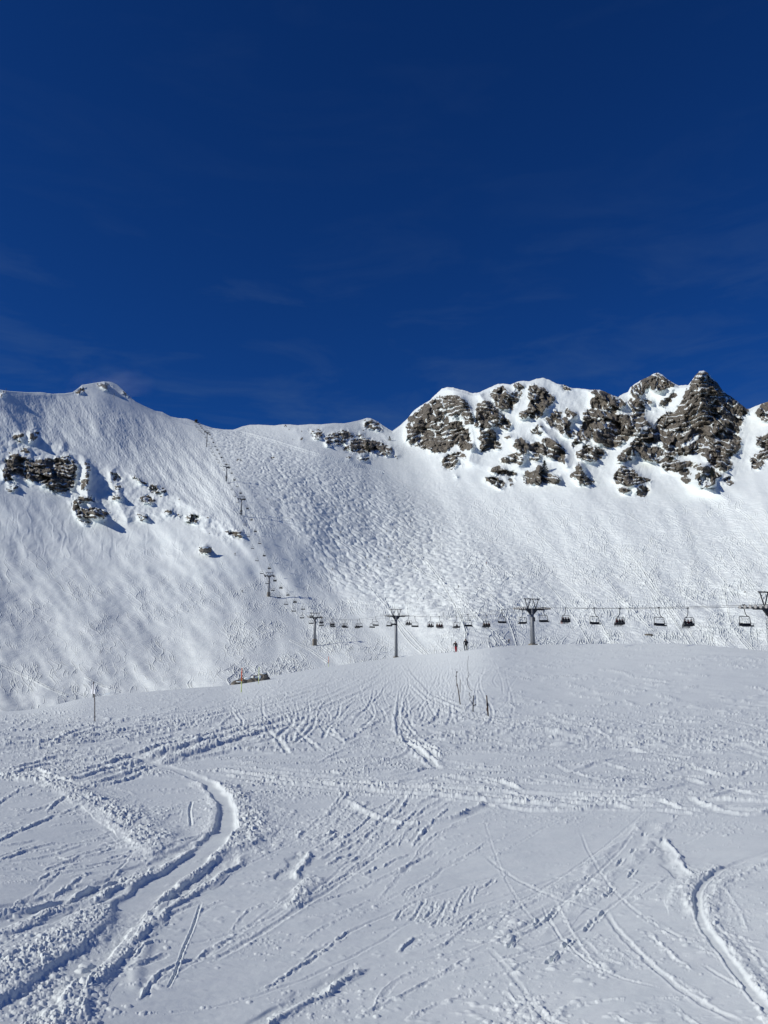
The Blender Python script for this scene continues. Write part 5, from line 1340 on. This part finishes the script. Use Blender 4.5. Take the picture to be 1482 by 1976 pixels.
# ------------------------------------------------------------------ boulders
def lumpy(name, size, seed, mats, snowcap=True, sub=40, flat=0.35):
    mb = MB(); n1, n2 = sub, sub // 2
    th = np.linspace(0, 2 * math.pi, n1, endpoint=False)[None, :]; ph = np.linspace(-0.5, math.pi / 2, n2)[:, None]
    x = np.cos(ph) * np.cos(th); y = np.cos(ph) * np.sin(th); z = np.sin(ph) + 0 * th
    k = 1 + 0.32 * fbm(x * 1.7 + seed, y * 1.7 + z * 2.1, 4, seed) + 0.22 * (worley(x * 1.6 + z + seed, y * 1.6 + z, seed) - 0.5)
    x = np.sign(x) * np.abs(x) ** 0.8 * k * size[0]; y = y * k * size[1]; z = np.sign(z) * np.abs(z) ** 0.75 * k * size[2]
    vs = np.stack([x, y, z], -1).reshape(-1, 3).tolist(); fs = []
    for i in range(n2 - 1):
        for j in range(n1): fs.append((i * n1 + j, i * n1 + (j + 1) % n1, (i + 1) * n1 + (j + 1) % n1, (i + 1) * n1 + j))
    mb.add(vs, fs); return mb
def boulder(u, v, size, seed, rz, lab, surf, dz=0.0, caps=()):
    b = surf(u, v); o = empty('boulder', b + Vector((0, 0, dz)), rz)
    lumpy('rock', size, seed, None).build('rock', M['rock'], o)
    for cx_, cy_, cz_, sx_, sy_, sz_ in caps:
        c_ = lumpy('snow_cap', (sx_, sy_, sz_), seed + 5, None, sub=24); s_ = c_.build('snow_cap', M['snow'], o, True); s_.location = (cx_, cy_, cz_)
    tag(o, lab, 'boulder'); return o
b0 = ground_point(486, 1316)
# long dark boulder on the left crest, three lobes
root = empty('boulder', b0, 0.25)
Rb = math.hypot(b0.x, b0.y); ppm = F / Rb
for (cx_, cz_, sx_, sy_, sz_, sd, rz_) in [(-3.2, -0.95, 1.1, 1.0, 1.35, 3, .2), (-2.0, -0.75, 1.2, 1.2, 1.55, 6, .5), (-0.5, -0.25, 1.5, 1.2, 1.35, 8, -.3), (0.8, 0.05, 1.3, 1.3, 1.4, 11, .3), (2.2, 0.2, 1.2, 1.2, 1.75, 14, .9), (3.1, 0.2, .9, .8, 0.9, 17, .1)]:
    q_ = lumpy('rock', (sx_, sy_, sz_), sd, None, sub=56).build('rock', M['rock'], root); q_.location = (cx_, 0, cz_); q_.rotation_euler = (0.1, 0.15 * (-1) ** sd, rz_)
for cx_, cy_, cz_, a_, b_, c_, sd in [(-0.9, -.5, .75, .8, .6, .35, 4), (0.5, -.7, 1.0, .7, .5, .3, 9), (1.5, -.8, .9, .35, .4, .6, 12), (-2.7, -.7, .1, .6, .4, .16, 13), (2.4, -.4, 1.75, .5, .5, .2, 15)]:
    q_ = lumpy('snow_cap', (a_, b_, c_), sd, None, sub=30).build('snow_cap', M['snow'], root, True); q_.location = (cx_, cy_, cz_)
tag(root, 'long dark boulder with snow in its hollows, on the crest behind the orange pole', 'boulder')
boulder(397, 1061, (3.4, 2.2, 2.2), 21, 0.3, 'small dark boulder alone on the left slope with a snow cap', mtn_point, -0.3, [(-.6, -.3, 1.3, 2.6, 1.7, 1.2)])
boulder(1252, 1227.5, (1.6, 1.0, 0.5), 25, 0.1, 'flat dark rock breaking the snow below the right-hand chairs', mtn_point, -0.1)
boulder(1438, 1146, (.6, 0.5, 0.5), 27, 0.1, 'tiny dark rock on the far right slope left of the edge tower', mtn_point, -0.1)
# ------------------------------------------------------------------ small conifers in the cliffs
def conifer(u, v, h, seed, lab):
    b = mtn_point(u, v); root = empty('conifer', b); r = random.Random(seed)
    MB().tube([(0, 0, -.5), (0, 0, h)], [0.16, 0.03], 6).build('trunk', M['bark'], root)
    mb = MB()
    for k in range(420):
        f = r.random() ** 1.2; z = h * (0.08 + 0.92 * f); rad = (1 - f) * h * 0.28 * r.uniform(0.35, 1.15) + .05; a = r.uniform(0, 6.28)
        c = Vector((rad * math.cos(a), rad * math.sin(a), z)); s_ = h * 0.05 * r.uniform(0.6, 1.4)
        d = Vector((math.cos(a), math.sin(a), -0.45)) * s_ * 1.6; t_ = Vector((-math.sin(a), math.cos(a), r.uniform(-.4, .4))) * s_ * 0.7
        mb.add([c - t_, c + t_, c + d + t_ * .3, c + d - t_ * .3], [(0, 1, 2, 3)])
    mb.build('crown', M['needle'], root); tag(root, lab, 'conifer', 'small conifers on the cliffs')
conifer(1051.5, 912, 12, 1, 'dark conifer on the snowy ledge of the lower middle cliff')
conifer(1294.5, 888, 6, 2, 'small dark conifer in the band below the pyramid peak')
conifer(1375, 920, 8, 3, 'dark conifer among the lowest rocks under the pyramid peak')
conifer(709, 866, 9, 4, 'dark conifer in the rocks of the small middle peak')
conifer(752, 850, 6, 5, 'small conifer on the snow rim of the notch right of the middle peak')

# ------------------------------------------------------------------ snow blown off the rounded left summit
def blowing(u, v, size, dens, seed, rz=0.0):
    c = mtn_point(u, v); o = lumpy('blowing_snow', size, seed, None, sub=28)
    o.v = [(x, y, z) for x, y, z in o.v]; ob = o.build('blowing_snow', [], None, True); ob.location = c; ob.rotation_euler = (0, 0, rz)
    m = bpy.data.materials.new('blown_snow'); m.use_nodes = True; t = m.node_tree
    for n in list(t.nodes):
        if n.type == 'BSDF_PRINCIPLED': t.nodes.remove(n)
    pv = N(t, 'ShaderNodeVolumePrincipled'); pv.inputs['Color'].default_value = (0.74, 0.85, 1.0, 1); pv.inputs['Anisotropy'].default_value = 0.2
    tc = N(t, 'ShaderNodeTexCoord'); mp = N(t, 'ShaderNodeMapping'); mp.inputs['Scale'].default_value = (.016, .03, .045); t.links.new(tc.outputs['Object'], mp.inputs['Vector'])
    nz_ = N(t, 'ShaderNodeTexNoise', ins={'Scale': 1.6, 'Detail': 4.0}); t.links.new(mp.outputs['Vector'], nz_.inputs['Vector'])
    ln = N(t, 'ShaderNodeVectorMath', operation='DIVIDE'); t.links.new(tc.outputs['Object'], ln.inputs[0]); ln.inputs[1].default_value = size
    le = N(t, 'ShaderNodeVectorMath', operation='LENGTH'); t.links.new(ln.outputs['Vector'], le.inputs[0])
    mr1 = N(t, 'ShaderNodeMapRange', ins={'From Min': 0.8, 'From Max': 0.05}); t.links.new(le.outputs['Value'], mr1.inputs['Value'])
    mr2 = N(t, 'ShaderNodeMapRange', ins={'From Min': 0.38, 'From Max': 0.68}); t.links.new(nz_.outputs['Fac'], mr2.inputs['Value'])
    mu = N(t, 'ShaderNodeMath', operation='MULTIPLY'); t.links.new(mr1.outputs['Result'], mu.inputs[0]); t.links.new(mr2.outputs['Result'], mu.inputs[1])
    m2 = N(t, 'ShaderNodeMath', operation='MULTIPLY'); t.links.new(mu.outputs[0], m2.inputs[0]); m2.inputs[1].default_value = dens
    t.links.new(m2.outputs[0], pv.inputs['Density']); t.links.new(pv.outputs['Volume'], t.nodes['Material Output'].inputs['Volume'])
    ob.data.materials.append(m); ob['kind'] = 'stuff'; tag(ob, 'faint veil of snow blown off the rounded left summit', 'blowing snow')
blowing(205, 752, (85.0, 30.0, 36.0), 0.020, 3, -0.3)

# ================================================================== sky, sun, camera
SUN_EL = math.radians(30.0)
to_sun = Vector((-math.cos(SUN_EL) * math.cos(math.radians(18)), -math.cos(SUN_EL) * math.sin(math.radians(18)), math.sin(SUN_EL)))
sun = bpy.data.lights.new('sun', 'SUN'); sun.energy = 3.3; sun.angle = math.radians(0.53); sun.color = (1.0, 0.97, 0.90)
so = link(bpy.data.objects.new('sun', sun)); so.rotation_euler = to_sun.to_track_quat('Z', 'Y').to_euler()
wd = bpy.data.worlds.new('World'); bpy.context.scene.world = wd; wd.use_nodes = True
t = wd.node_tree; bg = t.nodes['Background']
sk = N(t, 'ShaderNodeTexSky', sky_type='NISHITA'); sk.sun_disc = False; sk.sun_elevation = SUN_EL
sk.sun_rotation = math.atan2(to_sun.x, to_sun.y); sk.altitude = 2200; sk.air_density = 1.0; sk.dust_density = 0.15; sk.ozone_density = 3.0
# thin high cirrus, fixed in the sky
tc = N(t, 'ShaderNodeTexCoord'); mp = N(t, 'ShaderNodeMapping'); mp.inputs['Scale'].default_value = (3.0, 3.0, 12.0); mp.inputs['Rotation'].default_value = (0.0, -0.42, 0.0)
t.links.new(tc.outputs['Generated'], mp.inputs['Vector'])
n1 = N(t, 'ShaderNodeTexNoise', ins={'Scale': 1.6, 'Detail': 8.0, 'Roughness': 0.6, 'Distortion': 0.5}); t.links.new(mp.outputs['Vector'], n1.inputs['Vector'])
cr = ramp(t, [(0.50, (0, 0, 0, 1)), (0.80, (1, 1, 1, 1))]); t.links.new(n1.outputs['Fac'], cr.inputs['Fac'])
sc_ = N(t, 'ShaderNodeMath', operation='MULTIPLY'); sep = N(t, 'ShaderNodeSeparateXYZ'); t.links.new(tc.outputs['Generated'], sep.inputs['Vector'])
lowm = N(t, 'ShaderNodeMapRange', ins={'From Min': 0.52, 'From Max': 0.27, 'To Min': 0.12, 'To Max': 1.0}); t.links.new(sep.outputs['Z'], lowm.inputs['Value'])
pm = N(t, 'ShaderNodeMath', operation='MULTIPLY'); t.links.new(cr.outputs['Color'], pm.inputs[0]); t.links.new(lowm.outputs['Result'], pm.inputs[1])
t.links.new(pm.outputs[0], sc_.inputs[0]); sc_.inputs[1].default_value = 0.42
gm = N(t, 'ShaderNodeMix', data_type='RGBA', blend_type='MULTIPLY'); gm.inputs['Factor'].default_value = 1.0; t.links.new(sk.outputs['Color'], gm.inputs['A']); gm.inputs['B'].default_value = (0.09, 0.41, 1.0, 1)
cm_ = N(t, 'ShaderNodeMix', data_type='RGBA'); t.links.new(sc_.outputs[0], cm_.inputs['Factor']); t.links.new(gm.outputs['Result'], cm_.inputs['A']); cm_.inputs['B'].default_value = (1.1, 2.1, 4.0, 1)
t.links.new(cm_.outputs['Result'], bg.inputs['Color']); bg.inputs['Strength'].default_value = 0.065

cam = bpy.data.cameras.new('camera'); co = link(bpy.data.objects.new('camera', cam)); bpy.context.scene.camera = co
cam.sensor_fit = 'VERTICAL'; cam.sensor_height = 24; cam.lens = 24 * F / 1976.0; cam.clip_start = 0.05; cam.clip_end = 20000
co.location = (0, 0, 0); co.rotation_euler = (math.pi / 2 + P, 0, 0)
vs_ = bpy.context.scene.view_settings; vs_.view_transform = 'Standard'; vs_.look = 'None'; vs_.gamma = 1; vs_.exposure = -0.04; vs_.use_curve_mapping = False
cy = bpy.context.scene.cycles; cy.max_bounces = 5; cy.diffuse_bounces = 3; cy.glossy_bounces = 2
print('done', time.time() - T0)
